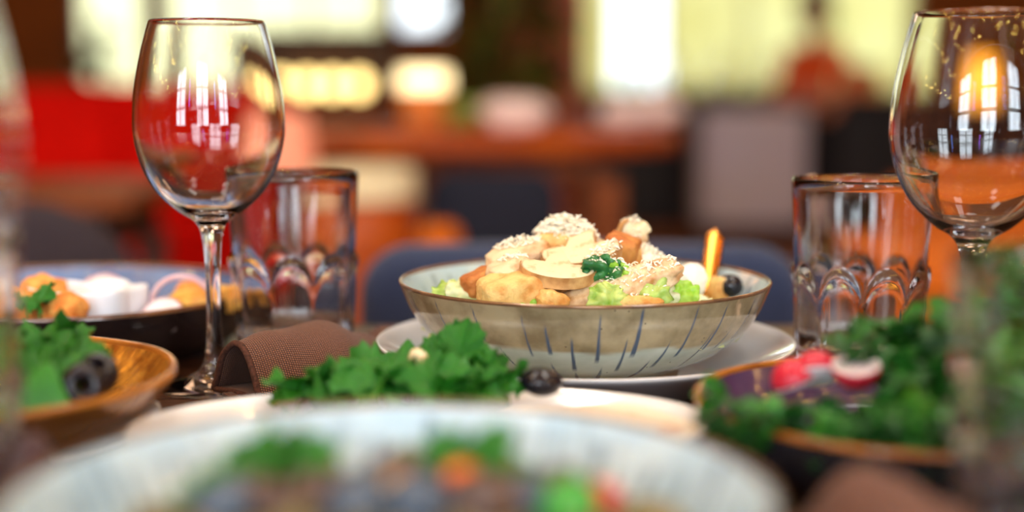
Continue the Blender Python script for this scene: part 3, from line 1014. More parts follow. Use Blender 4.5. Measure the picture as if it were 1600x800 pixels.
def wine_glass(label, x, y, rz=0):
    t = thing('wine_glass', label, 'wineglass', (x, y, TZ + 0.0002), (0, 0, rz), group='empty wineglasses on the table')
    link('bowl', bowl_me, M['glass'], t)
    link('stem', stem_me, M['glass'], t)
    link('foot', foot_me, M['glass'], t)
    t.scale.z = 0.988
    return t


wine_glass('empty wineglass standing behind the rolled brown napkin', -0.1690, 0.797)
wine_glass('empty wineglass behind the herb heaped bowl, in front of the right tumbler', 0.2295, 0.705)
wine_glass('blurred close empty wineglass cut by the left edge of the photo', -0.184, 0.405)

# ---- tumblers with arched facets
NF = 9


def tumbler_me():
    seg, H_ = 200, 0.118

    def ro(z):
        return 0.0338 + (0.0402 - 0.0338) * (z / H_)

    def fr(a, r, z):
        if r < 0.0305 or z <= 0.0005:
            return r, z
        t = ((a / (2 * pi) * NF) % 1) * 2 - 1            # -1..1 over one facet
        arch = 0.046 + 0.021 * math.sqrt(max(0, 1 - t * t))
        d = arch - z
        if d > -0.004:
            k = min(1, max(0, (d + 0.004) / 0.005))
            k = k * k * (3 - 2 * k)
            lobe = 0.0026 * (1 - abs(t) ** 2.6) - 0.0011
            top = 0.0012 * math.exp(-((d - 0.003) / 0.004) ** 2)
            r = r + k * (lobe + top)
        return r, z
    prof = [(0, 0.0015), (0.024, 0.0012), (0.031, 0.0)] + [(ro(z), z) for z in [0.0012 + (0.072 - 0.0012) * i / 59 for i in range(60)]]
    prof += [(ro(z), z) for z in (0.080, 0.092, 0.105, 0.115)]
    prof += [(ro(H_) - 0.0002, H_ - 0.0010), (ro(H_) - 0.0011, H_), (ro(H_) - 0.0021, H_ - 0.0010)]
    wall = 0.0023
    inn = [(ro(z) - wall - 0.0012 * max(0, (0.07 - z) / 0.06), z) for z in (0.112, 0.10, 0.085, 0.07, 0.055, 0.04, 0.03, 0.022)]
    prof += inn + [(0.0275, 0.0165), (0.0235, 0.0138), (0.015, 0.0128), (0, 0.0125)]
    nout = 3 + 60 + 4 + 3

    def fr2(a, r, z):
        return r, z
    # the facets belong to the outer skin only
    V, F, rings = [], [], []
    for i, (r, z) in enumerate(prof):
        if r < 1e-6:
            rings.append([len(V)])
            V.append((0, 0, z))
            continue
        ring = []
        for k in range(seg):
            a = 2 * pi * k / seg
            rr, zz = fr(a, r, z) if i < nout - 3 else (r, z)
            ring.append(len(V))
            V.append((rr * cos(a), rr * sin(a), zz))
        rings.append(ring)
    for A, B in zip(rings, rings[1:]):
        for k in range(seg):
            if len(A) == 1:
                F.append((A[0], B[(k + 1) % seg], B[k]))
            elif len(B) == 1:
                F.append((A[k], A[(k + 1) % seg], B[0]))
            else:
                F.append((A[k], A[(k + 1) % seg], B[(k + 1) % seg], B[k]))
    return mesh('tumbler', V, F)


tme = tumbler_me()
for lb, x, y, rz in (('empty faceted water tumbler behind the brown napkin, beside the wineglass stem', -0.134, 0.868, 0.28),
                     ('empty faceted water tumbler just beyond the right rim of the white plate', 0.2005, 0.812, 0.33),
                     ('blurred close tumbler at the left edge before the gold dish', -0.2135, 0.492, 0.1),
                     ('blurred close tumbler at the right edge before the herb heap', 0.178, 0.437, 0.2)):
    tag(link('tumbler', tme, M['glass'], None, (x, y, TZ + 0.0002), (0, 0, rz)), lb, 'tumbler', 'faceted water tumblers on the table')

# ---- plates and bowls
plate_prof = smooth_profile(mm([(0, 1.5), (60, 1.5), (66, 0), (70, 1.5), (78, 6), (96, 15), (112, 22.5), (117.5, 25.5), (118.4, 27), (117.4, 27.8), (111, 25), (95, 17.6), (80, 10), (68, 6), (40, 5), (0, 5)]), 5)


def white_plate(label, x, y, s=1.0, sx=1, sy=1):
    o = link('dinner_plate', lathe('dinner_plate', [(r * s, z * s) for r, z in plate_prof], 144, 0, sx, sy), M['white'], None, (x, y, TZ + 0.0002))
    tag(o, label, 'plate', 'white plates on the table')
    return o


BX, BYC = 0.0413, 0.805
white_plate('round white plate under the streaked stoneware salad bowl', 0.0415, 0.800)
white_plate('oval white plate with parsley and flatbread behind the nearest bowl', -0.038, 0.594, 1.0, 1.05, 0.63).rotation_euler.z = radians(5)

STROKES = [(-66.7, 47, 27, 2.2), (-51, 45, 23, 1.4), (-36, 45, 27, 1.6), (-40.5, 27, 8, 1.9), (-30.2, 22, 12, 1.2), (-20.4, 41, 20, 1.3), (-13.9, 36.5, 21.5, 2.6),
           (-6.5, 30, 11, 2.6), (1.5, 42.5, 17, 2.4), (-14.2, 13.5, 2.7, 3.0), (-6.1, 7.5, 2, 2.6), (3.5, 11, 3, 2.8), (9.8, 29, 10.5, 2.2), (13.2, 46.3, 20.3, 3.1),
           (24, 26, 12, 2.4), (20, 15, 3, 2.6), (30.4, 45.6, 18, 2.0), (39.5, 29.5, 11.5, 1.8), (41.8, 44, 20, 2.4), (38.5, 13.5, 2.7, 2.2), (49, 27.6, 19.5, 1.8),
           (57, 44, 24, 2.2), (66, 30, 10, 2.0), (75, 45, 20, 2.4), (-58, 22, 8, 2.0), (-75, 44, 18, 2.0)]
rs = random.Random(3)
STROKES += [(88 + 7.3 * i + rs.uniform(-2, 2), *(lambda a: (a, a - rs.uniform(12, 24)))(rs.uniform(26, 46)), rs.uniform(1.6, 2.8)) for i in range(26)]

bo = smooth_profile(mm([(0, 2.2), (48, 2.2), (52, 0.4), (56, 0.2), (61, 2.4), (76, 9.2), (90, 20), (98.8, 32), (103.6, 43), (105.2, 47)]), 7)
bi = smooth_profile(mm([(103.4, 47), (101.6, 43), (96.4, 32), (87, 21.5), (72, 12.4), (50, 8), (0, 7)]), 6)
brim = smooth_profile(mm([(105.2, 47), (105.5, 48.2), (104.6, 48.9), (103.6, 48.4), (103.4, 47)]), 3)


def stoneware_bowl(label, x, y, z, rz, s=1.0, seg=360, strokes=STROKES):
    t = thing('salad_bowl', label, 'bowl', (x, y, z), (0, 0, rz))

    def sc(p):
        return [(r * s, q * s) for r, q in p]
    me = lathe('bowl_body', sc(bo), seg)
    inn = lathe('bowl_lining', sc(bi), seg)
    rim = lathe('rim', sc(brim), seg)
    # stroke and glaze attributes
    st = me.attributes.new('stroke', 'FLOAT', 'POINT')
    bd = me.attributes.new('band', 'FLOAT', 'POINT')
    me.attributes.new('inside', 'FLOAT', 'POINT')
    vs, vb = [], []
    for v in me.vertices:
        r = math.hypot(v.co.x, v.co.y) / s * 1000
        th = math.degrees(math.atan2(v.co.x, -v.co.y))
        h = v.co.z / s * 1000
        line = 22.5 + 3.6 * noise.noise(Vector((th / 28, 3.3, 0))) + 1.5 * noise.noise(Vector((th / 9, 8.3, 0)))
        vb.append(min(1, max(0, (h - line) / 1.6 + 0.5)))
        val = 0.0
        for a, z1, z0, w in strokes:
            d = (th - a + 180) % 360 - 180
            if abs(d) > 8:
                continue
            if z0 - 2 < h < z1 + 2:
                tt = (z1 - h) / (z1 - z0)
                d2 = d + (tt - 0.5) * 1.5 * (1 if a > 0 else -1) * min(1, abs(a) / 40)
                ww = w * (0.3 + 0.7 * min(max(tt, 0), 1)) * 0.46
                fade = min(1, max(0, (h - z0 + 1.2) / 1.6)) * min(1, max(0, (z1 - h + 2) / 3))
                q = abs(d2) * pi / 180 * r
                val = max(val, min(1, max(0, (ww - q) / 0.5 + 0.5)) * fade)
        vs.append(val * 0.95)
    st.data.foreach_set('value', vs)
    bd.data.foreach_set('value', vb)
    st = inn.attributes.new('stroke', 'FLOAT', 'POINT')
    inn.attributes.new('band', 'FLOAT', 'POINT')
    ins = inn.attributes.new('inside', 'FLOAT', 'POINT')
    ins.data.foreach_set('value', [1.0] * len(inn.vertices))
    vs = []
    for v in inn.vertices:
        th = math.degrees(math.atan2(v.co.x, -v.co.y))
        h = v.co.z / s * 1000
        r = math.hypot(v.co.x, v.co.y) / s * 1000
        cell = math.floor(th / 4.5)
        rr = random.Random(cell * 7 + 1)
        c0 = (cell + rr.uniform(0.3, 0.7)) * 4.5
        top, bot, w = rr.uniform(34, 47), rr.uniform(14, 30), rr.uniform(0.8, 2.6)
        q = abs(th - c0) * pi / 180 * r
        vs.append(min(1, max(0, (w - q) / 1.2 + 0.4)) * (1 if bot < h < top else 0) * rr.uniform(0.25, 0.6))
    st.data.foreach_set('value', vs)
    link('bowl_body', me, M['stoneware'], t)
    link('lining', inn, M['stoneware'], t)
    link('rim', rim, M['bowl_rim'], t)
    link('foot_ring', lathe('foot_ring', sc(mm([(44, 1.5), (45, -6.6), (46.5, -7.1), (52, -7.1), (54, -6.0), (55.5, 0.6)])), 96), M['clay'], t)
    return t


PZ = TZ + 0.0055
main_bowl = stoneware_bowl('blue streaked stoneware bowl of mushroom and chicken salad on a white plate', BX, BYC, TZ + 0.0132, 0, 1.0, 900)
main_bowl.location.z = TZ + 0.0056 + 0.0072
FX, FY = -0.034, 0.394
front_bowl = stoneware_bowl('nearest pale blue bowl of bean and herb salad, blurred at the bottom', FX, FY, TZ + 0.0005, 0.7, 1.03, 360)
front_bowl.location.z = TZ + 0.0075


def deep_bowl(name, label, x, y, rad, hgt, rbase, m_in, m_out, m_rim, wob=0.01, seed=0, z=TZ + 0.0003, seg=160):
    t = thing(name, label, 'bowl', (x, y, z))
    k = rad * 1000
    b = rbase * 1000
    h = hgt * 1000
    o_ = smooth_profile(mm([(0, 2), (b - 6, 2), (b - 2, 0), (b + 2, 1.5), (b + (k - b) * 0.55, h * 0.3), (k - (k - b) * 0.14, h * 0.68), (k, h - 2)]), 6)
    i_ = smooth_profile(mm([(k - 4.5, h - 2), (k - (k - b) * 0.14 - 4.5, h * 0.68), (b + (k - b) * 0.5, h * 0.36), (b - 4, 8), (b * 0.5, 6.5), (0, 6.5)]), 5)
    r_ = smooth_profile(mm([(k, h - 2), (k - 0.4, h - 0.2), (k - 2, h + 0.4), (k - 4, h - 0.2), (k - 4.5, h - 2)]), 3)
    link('bowl_body', lathe('bowl_body', o_, seg, wob, seed=seed), m_out, t)
    link('lining', lathe('lining', i_, seg, wob, seed=seed), m_in, t)
    link('rim', lathe('rim', r_, seg, wob, seed=seed), m_rim, t)
    return t


LX, LY = -0.297, 0.925
deep_bowl('serving_bowl', 'large dark bowl with blue inside holding breaded bites and radish', LX, LY, 0.130, 0.038, 0.104, M['blue_glaze'], M['dark_glaze'], M['dark_rim'], 0.008, 2)
RX, RY = 0.177, 0.600
deep_bowl('serving_bowl', 'dark bowl with violet inside and amber rim heaped with herbs and radish', RX, RY, 0.0985, 0.037, 0.064, M['violet_glaze'], M['slate_glaze'], M['amber_rim'], 0.012, 5)
# gold dish on a white saucer
GX, GY = -0.252, 0.622
tag(link('saucer', lathe('saucer', [(r * 0.78, z * 0.78) for r, z in plate_prof], 128), M['white'], None, (GX, GY, TZ + 0.0003)), 'white saucer under the hammered gold dish', 'saucer')
deep_bowl('gold_dish', 'hammered gold glazed dish with green salad and an olive on a white saucer', GX, GY, 0.101, 0.038, 0.044, M['gold_glaze'], M['gold_under'], M['amber_rim'], 0.014, 8, z=TZ + 0.0056)

# ---- rolled napkin: a folded cloth bent over itself, mouth open towards the viewer's left
def napkin(name, label, p0, p1, secs, m, th=0.0022, sag=0.0, flap=True, hem=True):
    """secs: list of (t, half width, height, lean); loft of open loops from p0 to p1"""
    root = thing(name, label, 'napkin', (0, 0, 0))
    p0, p1 = Vector(p0), Vector(p1)
    ax = (p1 - p0)
    L_ = ax.length
    ax.normalize()
    side = Vector((0, 0, 1)).cross(ax).normalized()         # to the far side
    nu, ns = 46, 40
    V, UV = [], []

    def sec(t):
        for a, b in zip(secs, secs[1:]):
            if a[0] <= t <= b[0]:
                k = (t - a[0]) / (b[0] - a[0])
                k = k * k * (3 - 2 * k)
                return [a[i] + (b[i] - a[i]) * k for i in range(1, 4)]
        return list(secs[-1][1:])
    for i in range(nu + 1):
        t = i / nu
        w, h, lean = sec(t)
        c = p0 + ax * L_ * t
        arc = 0
        last = None
        for k in range(ns + 1):
            s = k / ns
            # bottom sheet from the far side to the near fold, up round the near fold, over the ridge and down the far side
            if s < 0.25:
                q = s / 0.25
                y, z = w * (0.9 - 1.9 * q), 0.0 + 0.0012 * sin(q * pi)
            elif s < 0.5:
                q = (s - 0.25) / 0.25
                y, z = -w + w * (1.0 + lean) * q ** 1.35, h * sin(q * pi / 2) ** 1.1
            else:
                q = (s - 0.5) / 0.5
                y, z = w * lean + (w * (1.02 - lean)) * q ** 0.85, h * cos(q * pi / 2) ** 1.15
            wv = 0.0012 * noise.noise(Vector((t * 7, s * 5, 1.7)))
            p = c + side * (y + wv) + Vector((0, 0, max(0.0016 + z + wv * (1 if z > 0.004 else 0), 0.0014)))
            if last is not None:
                arc += (p - last).length
            last = p
            V.append(p)
            UV.append((t * L_, arc))
    F = []
    for i in range(nu):
        for k in range(ns):
            a = i * (ns + 1) + k
            F.append((a, a + 1, a + ns + 2, a + ns + 1))
    me = mesh('cloth', V, F)
    uvl = me.uv_layers.new(name='UVMap')
    for lp in me.loops:
        uvl.data[lp.index].uv = UV[lp.vertex_index]
    o = link('cloth', me, m, root)
    sd = o.modifiers.new('thickness', 'SOLIDIFY')
    sd.thickness = th
    sd.offset = 0
    if hem:
        link('hem', tube_me([V[k] for k in range(ns + 1)], 0.0017, 8), M['hem'], root)
    if flap:
        # lower layer of the cloth sticking out under the mouth
        FV, FUV, FF = [], [], []
        n1, n2 = 16, 16
        w, h, lean = sec(0)
        for i in range(n1 + 1):
            for k in range(n2 + 1):
                u, v = i / n1, k / n2
                p = p0 + ax * (-0.012 * (1 - 0.4 * v) + u * 0.045) + side * (w * (-1.12 + 1.2 * v))
                FV.append(p + Vector((0, 0, 0.0088 * (1 - u) * 0 + 0.0004 + 0.0010 * noise.noise(Vector((u * 3, v * 3, 4))) + 0.002 * v * (1 - u))))
                FUV.append((u * 0.045, v * w * 1.2))
        for i in range(n1):
            for k in range(n2):
                a = i * (n2 + 1) + k
                FF.append((a, a + 1, a + n2 + 2, a + n2 + 1))
        me = mesh('lower_fold', FV, FF)
        uvl = me.uv_layers.new(name='UVMap')
        for lp in me.loops:
            uvl.data[lp.index].uv = FUV[lp.vertex_index]
        o2 = link('lower_fold', me, m, root)
        sd = o2.modifiers.new('thickness', 'SOLIDIFY')
        sd.thickness = 0.0018
        sd.offset = 0
    return root


napkin('folded_napkin', 'rolled brown linen napkin with open end beside the far wineglass foot', (-0.146, 0.738, TZ + 0.0065), (-0.068, 0.812, TZ + 0.002),
       [(0, 0.022, 0.028, -0.1), (0.25, 0.026, 0.032, 0.05), (0.55, 0.030, 0.034, 0.15), (0.8, 0.026, 0.025, 0.2), (1, 0.016, 0.016, 0.2)], M['napkin'])
napkin('folded_napkin', 'narrow brown napkin end lying between the white plate and the far tumbler', (-0.098, 0.845, TZ + 0.001), (-0.06, 0.900, TZ + 0.001),
       [(0, 0.016, 0.010, 0.0), (0.5, 0.018, 0.019, 0.0), (1, 0.014, 0.012, 0.1)], M['napkin'], flap=False, hem=False)
napkin('folded_napkin', 'blurred brown napkin in front of the dark herb bowl', (0.096, 0.455, TZ + 0.001), (0.134, 0.385, TZ + 0.001),
       [(0, 0.020, 0.026, 0.0), (0.35, 0.026, 0.050, 0.0), (0.7, 0.024, 0.046, 0.1), (1, 0.018, 0.030, 0.1)], M['napkin'], flap=False, hem=False)
napkin('folded_napkin', 'small dark burgundy napkin below the gold dish at the left', (-0.186, 0.516, TZ + 0.001), (-0.154, 0.470, TZ + 0.001),
       [(0, 0.012, 0.034, 0.0), (0.5, 0.015, 0.044, 0.0), (1, 0.012, 0.020, 0.1)], M['burgundy'], flap=False, hem=False)
# ------------------------------------------------------------------ food in the stoneware bowl
R = random.Random(42)


def bed(name, label, x, y, z0, rad, h, m, seed, bits=None, nb=0, sx=1, sy=1, bit=0.016):
    """the mixed filling under the countable pieces: one heap of chopped bits"""
    V, F = [], []
    n1, n2 = 26, 72
    for i in range(n1 + 1):
        for k in range(n2):
            a = 2 * pi * k / n2
            r = rad * i / n1
            z = h * (1 - (i / n1) ** 2.2) + 0.006 * noise.noise(Vector((r * cos(a) * 70 + seed, r * sin(a) * 70, 0))) * (1 - (i / n1) ** 6)
            V.append((r * cos(a) * sx, r * sin(a) * sy, max(z, 0)))
    for i in range(n1):
        for k in range(n2):
            F.append((i * n2 + k, (i + 1) * n2 + k, (i + 1) * n2 + (k + 1) % n2, i * n2 + (k + 1) % n2))
    r2 = random.Random(seed)
    for q in range(nb):
        a, rr = r2.uniform(0, 2 * pi), rad * math.sqrt(r2.uniform(0.02, 0.92))
        c = Vector((rr * cos(a) * sx, rr * sin(a) * sy, h * (1 - (rr / rad) ** 2.2) + 0.001))
        e = Euler((r2.uniform(-0.8, 0.8), r2.uniform(-0.8, 0.8), r2.uniform(0, 6))).to_matrix()
        b = len(V)
        s = bit * r2.uniform(0.6, 1.3)
        for (i, j) in ((-1, -1), (0, -1.2), (1, -1), (1.1, 0), (1, 1), (0, 1.1), (-1, 1), (-1.2, 0)):
            V.append(c + e @ Vector((i * s / 2, j * s / 2, 0.25 * s * (0.5 - abs(r2.random())))))
        V.append(c + e @ Vector((0, 0, s * 0.25)))
        for k in range(8):
            F.append((b + k, b + (k + 1) % 8, b + 8))
    o = link(name, mesh(name, V, F), m, None, (x, y, z0))
    tag(o, label, 'salad')
    return stuff(o)


bed('chopped_salad', 'chopped lettuce and dressing filling the stoneware bowl under the mushrooms', BX, BYC, TZ + 0.0325, 0.0875, 0.026, M['lettuce_white'], 2, nb=150)


def piece(name, label, cat, me, m, px, py, Y, rot, group=None):
    o = link(name, me, m, None, at(px, py, Y), tuple(radians(a) for a in rot))
    tag(o, label, cat, group)
    return o


def mush_outline(s=1.0, flip=-1):
    """lengthwise mushroom slice: cap over stem, in metres"""
    o = []
    for k in range(17):                      # cap dome
        a = pi * (k / 16) * 1.16 - 0.08 * pi
        o.append((0.0175 * cos(a), 0.013 * sin(a) + 0.0025))
    st = [(-0.0125, -0.0025), (-0.0068, -0.0018), (-0.0056, -0.009), (-0.0066, -0.0150), (-0.003, -0.0165), (0.003, -0.0165), (0.0066, -0.0150), (0.0056, -0.009), (0.0068, -0.0018), (0.0125, -0.0025)]
    o += st
    return [(x * s, z * s * flip) for x, z in (o if flip > 0 else o)][::flip]


def mush_slice(name, label, px, py, Y, rot, s=1.0, t=0.006):
    o = piece(name, label, 'mushroom', plate_prism(mush_outline(s), t, 0.0012), M['mushroom'], px, py, Y, rot)
    # skin along the cap edge
    out = mush_outline(s)[::-1][:17]
    V, F = [], []
    for (x, z) in out:
        d = Vector((x, 0, z + 0.0025 * s)).normalized() * 0.0009
        for yy in (-t / 2 - 0.0001, -t / 4, t / 4, t / 2 + 0.0001):
            e = 0.0 if abs(yy) > t / 3 else 0.0004
            V.append((x + d.x + (x * 0.02 if e else 0), yy, z + d.z + e))
    for i in range(16):
        for k in range(3):
            a = i * 4 + k
            F.append((a, a + 1, a + 5, a + 4))
    link('cap_skin', mesh('cap_skin', V, F), M['mushroom_skin'], o)
    return o


# order: low pieces first
food = []
food.append(piece('crouton', 'large golden crouton at the front left of the stoneware bowl', 'crouton', lump_me(0.036, 0.026, 0.022, 0.36, 0.08, 2.2, 1, 4, 0.03), M['crouton'], 803, 459, 0.752, (8, -10, 18)))
food.append(piece('crouton', 'browned crouton under the lower mushroom slice', 'crouton', lump_me(0.027, 0.024, 0.018, 0.36, 0.08, 2.2, 2, 4, 0.03), M['crouton_dark'], 866, 450, 0.768, (5, 5, -15)))
food.append(piece('crouton', 'small pale crouton between brown crouton and green leaf', 'crouton', lump_me(0.018, 0.018, 0.016, 0.42, 0.09, 2.2, 3, 4, 0.03), M['crouton'], 910, 443, 0.765, (10, 12, 30)))
food.append(piece('crouton', 'browned crouton at the left end of the salad heap', 'crouton', lump_me(0.020, 0.018, 0.013, 0.42, 0.09, 2.2, 4, 4, 0.03), M['crouton_dark'], 750, 441, 0.772, (0, -22, 20)))
food.append(piece('crouton', 'toasted crouton lying at the front rim under the lettuce', 'crouton', lump_me(0.026, 0.018, 0.010, 0.6, 0.12, 2.2, 5, 4, 0.03), M['crouton'], 998, 476, 0.742, (0, 3, 5)))
food.append(piece('crouton', 'small yellow crouton beside the foot of the long chicken strip', 'crouton', lump_me(0.016, 0.014, 0.012, 0.6, 0.15, 2.2, 6, 4, 0.03), M['crouton'], 863, 472, 0.742, (0, 20, 25)))
food.append(piece('crouton', 'pale yellow crouton beside the gold spoon handle', 'crouton', lump_me(0.012, 0.012, 0.014, 0.42, 0.12, 2.2, 7, 4, 0.03), M['crouton'], 1124, 452, 0.825, (0, 20, 25)))
food.append(piece('crouton', 'orange toasted crouton standing at the right of the heap top', 'crouton', lump_me(0.019, 0.016, 0.018, 0.38, 0.09, 2.2, 8, 4, 0.03), M['crouton_dark'], 970, 392, 0.79, (10, 18, -20)))
food.append(piece('crouton', 'tall crouton under the orange toasted crouton', 'crouton', lump_me(0.014, 0.014, 0.022, 0.42, 0.09, 2.2, 9, 4, 0.03), M['crouton'], 984, 412, 0.795, (5, -6, 10)))
food.append(piece('crouton', 'topmost crouton carrying the pile of grated cheese', 'crouton', lump_me(0.033, 0.024, 0.012, 0.38, 0.09, 2.2, 10, 4, 0.03), M['crouton'], 884, 377, 0.80, (0, 3, 8)))
food.append(piece('chicken_strip', 'long diagonal chicken strip across the front of the salad', 'chicken', lump_me(0.072, 0.020, 0.014, 0.7, 0.16, 2.0, 11, 4, 0.03), M['chicken'], 970, 450, 0.752, (25, -18, 6)))
food.append(piece('chicken_strip', 'cheese covered chicken piece at the upper left of the heap', 'chicken', lump_me(0.036, 0.02, 0.012, 0.7, 0.16, 2.2, 12, 4, 0.03), M['chicken'], 810, 399, 0.785, (15, -14, 10)))
food.append(piece('chicken_strip', 'chicken piece left of the lower mushroom slice', 'chicken', lump_me(0.024, 0.02, 0.011, 0.65, 0.18, 2.2, 13, 4, 0.03), M['chicken'], 796, 423, 0.764, (15, -16, 10)))
food.append(piece('chicken_strip', 'small chicken piece sticking up at the top right of the heap', 'chicken', lump_me(0.018, 0.016, 0.018, 0.75, 0.25, 2.2, 14, 4, 0.04), M['chicken'], 985, 372, 0.815, (15, 30, 10)))
food.append(piece('chicken_strip', 'chicken piece in the middle of the heap under the cheese', 'chicken', lump_me(0.06, 0.05, 0.03, 0.8, 0.2, 2.2, 15, 4, 0.03), M['chicken'], 885, 412, 0.81, (0, 0, 0)))
food.append(piece('egg_piece', 'white egg piece before the gold spoon handle', 'egg', lump_me(0.019, 0.016, 0.020, 0.9, 0.12, 2, 17, 4), M['egg'], 1080, 438, 0.805, (0, 10, 30)))
food.append(piece('egg_piece', 'pale cheese chunk behind the long chicken strip', 'cheese', lump_me(0.024, 0.02, 0.018, 0.8, 0.2, 2, 18, 4, 0.04), M['cheese'], 1010, 418, 0.80, (0, 20, 10)))
food.append(mush_slice('mushroom_slice', 'lower mushroom slice resting on the brown crouton', 872, 420, 0.758, (-72, 5, -4), 1.12, 0.0066))
food.append(mush_slice('mushroom_slice', 'upper long mushroom slice under the grated cheese', 908, 392, 0.776, (-68, -8, -6), 1.22, 0.0066))
food.append(mush_slice('mushroom_slice', 'dark edged mushroom slice at the top right of the heap', 993, 366, 0.812, (8, 55, 25), 0.55, 0.006))
food.append(piece('black_olive', 'dark olive at the right inside the stoneware bowl', 'olive', lump_me(0.016, 0.016, 0.014, 1, 0.03, 2, 19, 3), M['olive'], 1140, 447, 0.825, (0, 0, 0)))


def ruffle_me(w, h, seed, amp=0.25, n=20):
    V, F = [], []
    for i in range(n + 1):
        for k in range(n + 1):
            u, v = i / n * 2 - 1, k / n * 2 - 1
            r = math.hypot(u, v)
            sc_ = 1.0 if r < 1e-6 else max(abs(u), abs(v)) / r
            x, y = u * sc_ ** 0.7, v * sc_ ** 0.7
            e = 1 + 0.18 * noise.noise(Vector((x * 3 + seed, y * 3, 5))) * r
            z = amp * w * (noise.noise(Vector((x * 2.2 + seed, y * 2.2, 0))) + 0.5 * r * noise.noise(Vector((x * 5 + seed, y * 5, 3)))) - 0.15 * w * r * r
            z += 0.06 * w * r ** 3 * sin(9 * math.atan2(y, x) + seed) + 0.5 * amp * w * x * x
            V.append((x * w / 2 * e, y * h / 2 * e, z))
    for i in range(n):
        for k in range(n):
            a = i * (n + 1) + k
            F.append((a, a + 1, a + n + 2, a + n + 1))
    return mesh('ruffle', V, F)


def leaf_piece(name, label, px, py, Y, w, h, seed, rot, m, cat='lettuce', t=0.0007, amp=0.16):
    o = piece(name, label, cat, ruffle_me(w, h, seed, amp), m, px, py, Y, rot)
    s = o.modifiers.new('thickness', 'SOLIDIFY')
    s.thickness = t
    return o


food.append(leaf_piece('lettuce_leaf', 'pale green lettuce piece in front of the long chicken strip', 950, 466, 0.735, 0.021, 0.018, 1, (68, 8, 0), M['lettuce']))
food.append(leaf_piece('lettuce_leaf', 'folded pale lettuce piece to the right under the chicken strip', 1008, 460, 0.742, 0.027, 0.02, 2, (60, -16, 0), M['lettuce']))
food.append(leaf_piece('lettuce_leaf', 'bright green lettuce piece near the gold spoon', 1064, 459, 0.758, 0.020, 0.018, 3, (62, 0, 0), M['lettuce_bright']))
food.append(leaf_piece('lettuce_leaf', 'light lettuce piece between the pale and bright green ones', 1038, 462, 0.752, 0.016, 0.016, 4, (60, 20, 0), M['lettuce_white']))
food.append(leaf_piece('lettuce_leaf', 'small green lettuce bit at the front rim under the croutons', 830, 474, 0.742, 0.016, 0.013, 5, (50, 0, 0), M['lettuce_bright']))
food.append(leaf_piece('lettuce_leaf', 'pale lettuce piece at the far left inside the stoneware bowl', 706, 458, 0.775, 0.022, 0.020, 6, (50, 10, 0), M['lettuce']))
food.append(leaf_piece('lettuce_leaf', 'whitish lettuce rib at the left before the browned crouton', 733, 458, 0.768, 0.026, 0.020, 9, (58, 12, 0), M['lettuce_white']))
food.append(leaf_piece('herb_leaf', 'dark green leaf sprinkled with cheese in the middle of the heap', 940, 421, 0.752, 0.021, 0.016, 7, (70, 6, 0), M['herb_dark'], 'leaf', 0.001, 0.4))
food.append(leaf_piece('herb_leaf', 'small green leaf tip to the right of the cheese sprinkled leaf', 970, 424, 0.754, 0.014, 0.011, 8, (60, 20, 0), M['lettuce_bright'], 'leaf', 0.001, 0.4))

# gold spoon standing in the bowl
sp = thing('spoon', 'gold spoon standing in the stoneware bowl, handle up', 'spoon', (0, 0, 0))
a_, b_ = at(1103, 470, 0.836), at(1119, 358, 0.872)
hp = []
n = 18
ax = (b_ - a_)
for i in range(n + 1):
    t = i / n
    hp.append((a_ + ax * t, 0.0030 + 0.0028 * sin(min(t * 1.25, 1) * pi / 2)))
V, F = [], []
sd = Vector((1, 0.25, 0)).normalized()
nr = ax.cross(sd).normalized()
sd = nr.cross(ax).normalized()
for i, (c, w) in enumerate(hp):
    t = i / n
    if t > 0.86:
        w *= math.sqrt(max(0.0, 1 - ((t - 0.86) / 0.14) ** 2)) * 0.98 + 0.02
    for k in range(12):
        an = 2 * pi * k / 12
        V.append(c + sd * w * cos(an) + nr * 0.0011 * sin(an))
for i in range(n):
    for k in range(12):
        F.append((i * 12 + k, i * 12 + (k + 1) % 12, (i + 1) * 12 + (k + 1) % 12, (i + 1) * 12 + k))
F.append(tuple(range(12))[::-1])
F.append(tuple(range(n * 12, n * 12 + 12)))
link('handle', mesh('handle', V, F), M['gold'], sp)
bm = bmesh.new()
bmesh.ops.create_uvsphere(bm, u_segments=24, v_segments=12, radius=1)
for v in bm.verts:
    v.co = Vector((v.co.x * 0.013, v.co.y * 0.019, min(v.co.z, 0.1) * 0.006))
link('spoon_bowl', from_bm('spoon_bowl', bm), M['gold'], sp, a_ - ax.normalized() * 0.014, (1.2, 0, -0.2))

# grated cheese over the heap: shreds dropped on whatever lies beneath
bpy.context.view_layer.update()


def bvh_of(objs):
    V, F = [], []
    for o in objs:
        for q in [o] + list(o.children):
            if q.type != 'MESH':
                continue
            b = len(V)
            mw = q.matrix_basis if q.parent is None else q.parent.matrix_basis @ q.matrix_basis
            V += [mw @ v.co for v in q.data.vertices]
            F += [tuple(b + i for i in p.vertices) for p in q.data.polygons]
    return BVHTree.FromPolygons(V, F)


tree = bvh_of(food)


def shred(V, F, c, e, l, w, bend):
    b = len(V)
    for i in range(4):
        t = i / 3 - 0.5
        p = Vector((t * l, 0, bend * (0.25 - t * t) * l))
        for dy, dz in ((-w / 2, 0), (w / 2, 0), (0, w * 0.7)):
            V.append(c + e @ (p + Vector((0, dy, dz))))
    for i in range(3):
        for k in range(3):
            F.append((b + i * 3 + k, b + i * 3 + (k + 1) % 3, b + i * 3 + 3 + (k + 1) % 3, b + i * 3 + 3 + k))


